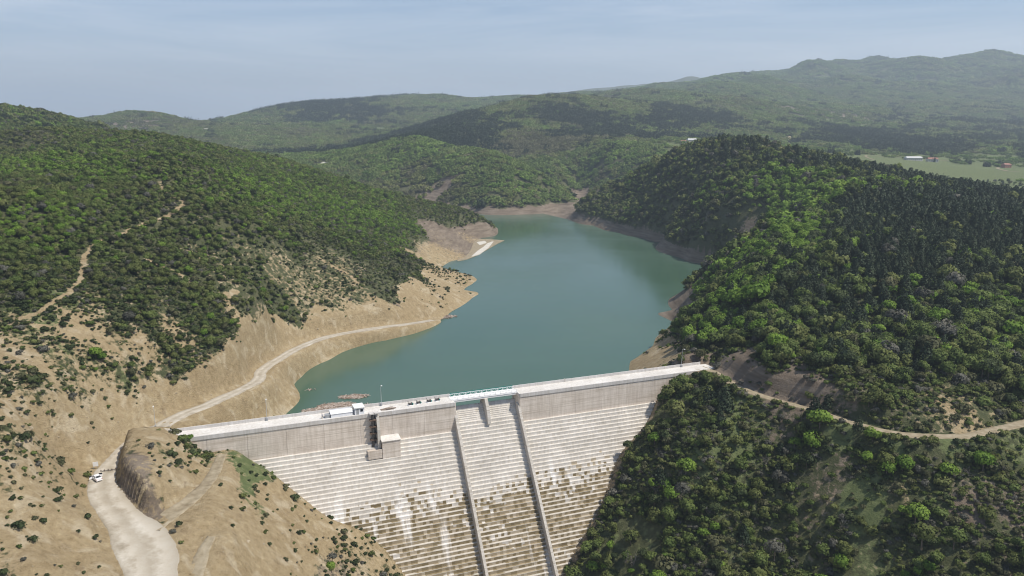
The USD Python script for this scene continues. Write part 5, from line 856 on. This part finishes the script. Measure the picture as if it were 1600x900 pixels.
def mass(name, rows, label, category):
    names = sorted({a[3] for a in rows}); at = {n: i for i, n in enumerate(names)}
    pi = UsdGeom.PointInstancer.Define(stage, "/World/" + name)
    for n in names:
        x = UsdGeom.Xform.Define(stage, f"/World/{name}/kinds/{n}"); x.GetPrim().GetReferences().AddInternalReference("/World/plant_kinds/" + n); pi.CreatePrototypesRel().AddTarget(x.GetPath())
    pi.CreatePositionsAttr(Vt.Vec3fArray.FromNumpy(np.array([a[:3] for a in rows], np.float32))); pi.CreateProtoIndicesAttr(Vt.IntArray.FromNumpy(np.array([at[a[3]] for a in rows], np.int32)))
    pi.CreateScalesAttr(Vt.Vec3fArray.FromNumpy(np.array([a[4] if np.ndim(a[4]) else (a[4],) * 3 for a in rows], np.float32)))
    up = np.array([a[8] if len(a) > 8 else (0, 0, 1.0) for a in rows], float); h = np.radians([a[5] for a in rows]) / 2
    qz = np.stack([np.cos(h), 0 * h, 0 * h, np.sin(h)], 1); ax = np.stack([-up[:, 1], up[:, 0], 0 * h], 1); w = 1 + up[:, 2]; qt = unit(np.c_[w, ax])
    q = np.stack([qt[:, 0] * qz[:, 0] - qt[:, 3] * qz[:, 3], qt[:, 1] * qz[:, 0] + qt[:, 2] * qz[:, 3], qt[:, 2] * qz[:, 0] - qt[:, 1] * qz[:, 3], qt[:, 0] * qz[:, 3] + qt[:, 3] * qz[:, 0]], 1)
    pi.CreateOrientationsAttr(Vt.QuathArray([Gf.Quath(float(a), float(b), float(c), float(d)) for a, b, c, d in q]))
    tag(pi, label, category, kind="stuff")
rest = [PLANTS[i] for i in np.where(~single)[0]]
for nm, sel, lab, cat in (("hillside_scrub", lambda a: a[7] == "left" and a[6] != "shrub", "dense green scrub wood covering the hill left of the lake", "woodland"),
                          ("low_scrub", lambda a: a[7] == "left" and a[6] == "shrub", "scattered small dark bushes over the tan slopes left of the dam", "scrub"),
                          ("mixed_forest", lambda a: a[7] == "right" and a[6] != "shrub", "mixed bright green and dark pine forest covering the hill right of the lake", "forest"),
                          ("undergrowth", lambda a: a[7] == "right" and a[6] == "shrub", "low bushes between the trees right of the dam", "undergrowth")):
    mass(nm, [a for a in rest if sel(a)], lab, cat)
def stones():
    x, y, z, q, r = candidates(112, 430, 1.9, 77); c = classes(x, y); k = (c[:, 0] > .6) & (r.random(len(x)) < np.clip(.12 + fbm2(x, y, 14, 3, 90) * 1.1, 0, .8)) & roads_clear(x, y, .2) & (np.abs(q[:, 0] - 60) < 170)
    x, y, z = x[k], y[k], z[k]; s = np.exp(r.normal(-1.55, .5, len(x)))
    return [(x[i], y[i], z[i], f"stone_{i % 3}", float(s[i]), r.uniform(0, 360)) for i in range(len(x))]
mass("loose_stones", stones(), "loose tan stones strewn over the bare slopes left of the dam", "stones")
def groves():
    rows = []; gy, gx = np.gradient(ZZ, GY, GX); NX = RegularGridInterpolator((GY, GX), np.stack([-gx, -gy], -1), bounds_error=False, fill_value=0.0)
    for y0, y1, step, s in ((1120, 1700, 12.5, 1.0), (1700, 2600, 15.5, 1.22), (2600, 4200, 22, 1.65), (4200, 6600, 36, 2.6)):
        x, y, z, q, r = candidates(y0, y1, step, int(y0)); c = classes(x, y); dens, pine, tone = c[:, 3], c[:, 4], c[:, 6] + fbm2(x, y, 160, 3, 12) * .6
        keep = (r.random(len(x)) < np.clip(dens * 1.1, 0, 1)) & ~((z < -7) & (y < 1500)) & (dens > .08)
        for fc in far_clear: keep &= cKDTree(spline(np.c_[fc, np.zeros(len(fc))], 4.0)[:, :2]).query(np.stack([x, y], -1))[0] > step * .62
        x, y, z, pine, tone, dens = (a[keep] for a in (x, y, z, pine, tone, dens))
        isp = r.random(len(x)) < np.where(pine < .12, pine * .3, np.clip(pine + fbm2(x, y, 90, 3, 4) * 1.2 * (pine < .85), 0, 1)); t = tone + r.normal(0, .1, len(x))
        nx = NX(np.stack([y, x], -1)); up = unit(np.c_[nx * .8, np.ones(len(x))])
        for k in range(len(x)):
            col = "pine" if isp[k] else "bright" if t[k] > .60 else "green" if t[k] > .38 else "olive" if t[k] > .22 else "brown"
            sc = s * r.uniform(.9, 1.15) * (.75 if dens[k] < .5 else 1); rows.append((x[k], y[k], z[k] - .3, f"grove_{col}_{r.integers(0, 2)}", (sc, sc, s * r.uniform(.75, 1.05)), r.uniform(0, 360), "", "", tuple(up[k])))
    return rows
gr_ = groves(); mass("distant_woods", gr_, "continuous woods covering the far hills around the lake", "woodland")
print("plants", len(PLANTS), "single", int(single.sum()), "groves", len(gr_))

# ------------------------------------------------------------ haze
usdkit.material(stage, "/World/Looks/haze", {"v": ("principled_volume", {"color": (.76, .89, 1.0), "density": 1.25e-4, "anisotropy": .2})}, [], volume="v.volume")
hz = usdkit.mesh(stage, "/World/haze", box(-15500, 15500, -1500, 16000, -75, 780), "/World/Looks/haze")
tag(hz, "thin pale haze lying over the far hills", "haze", kind="stuff")
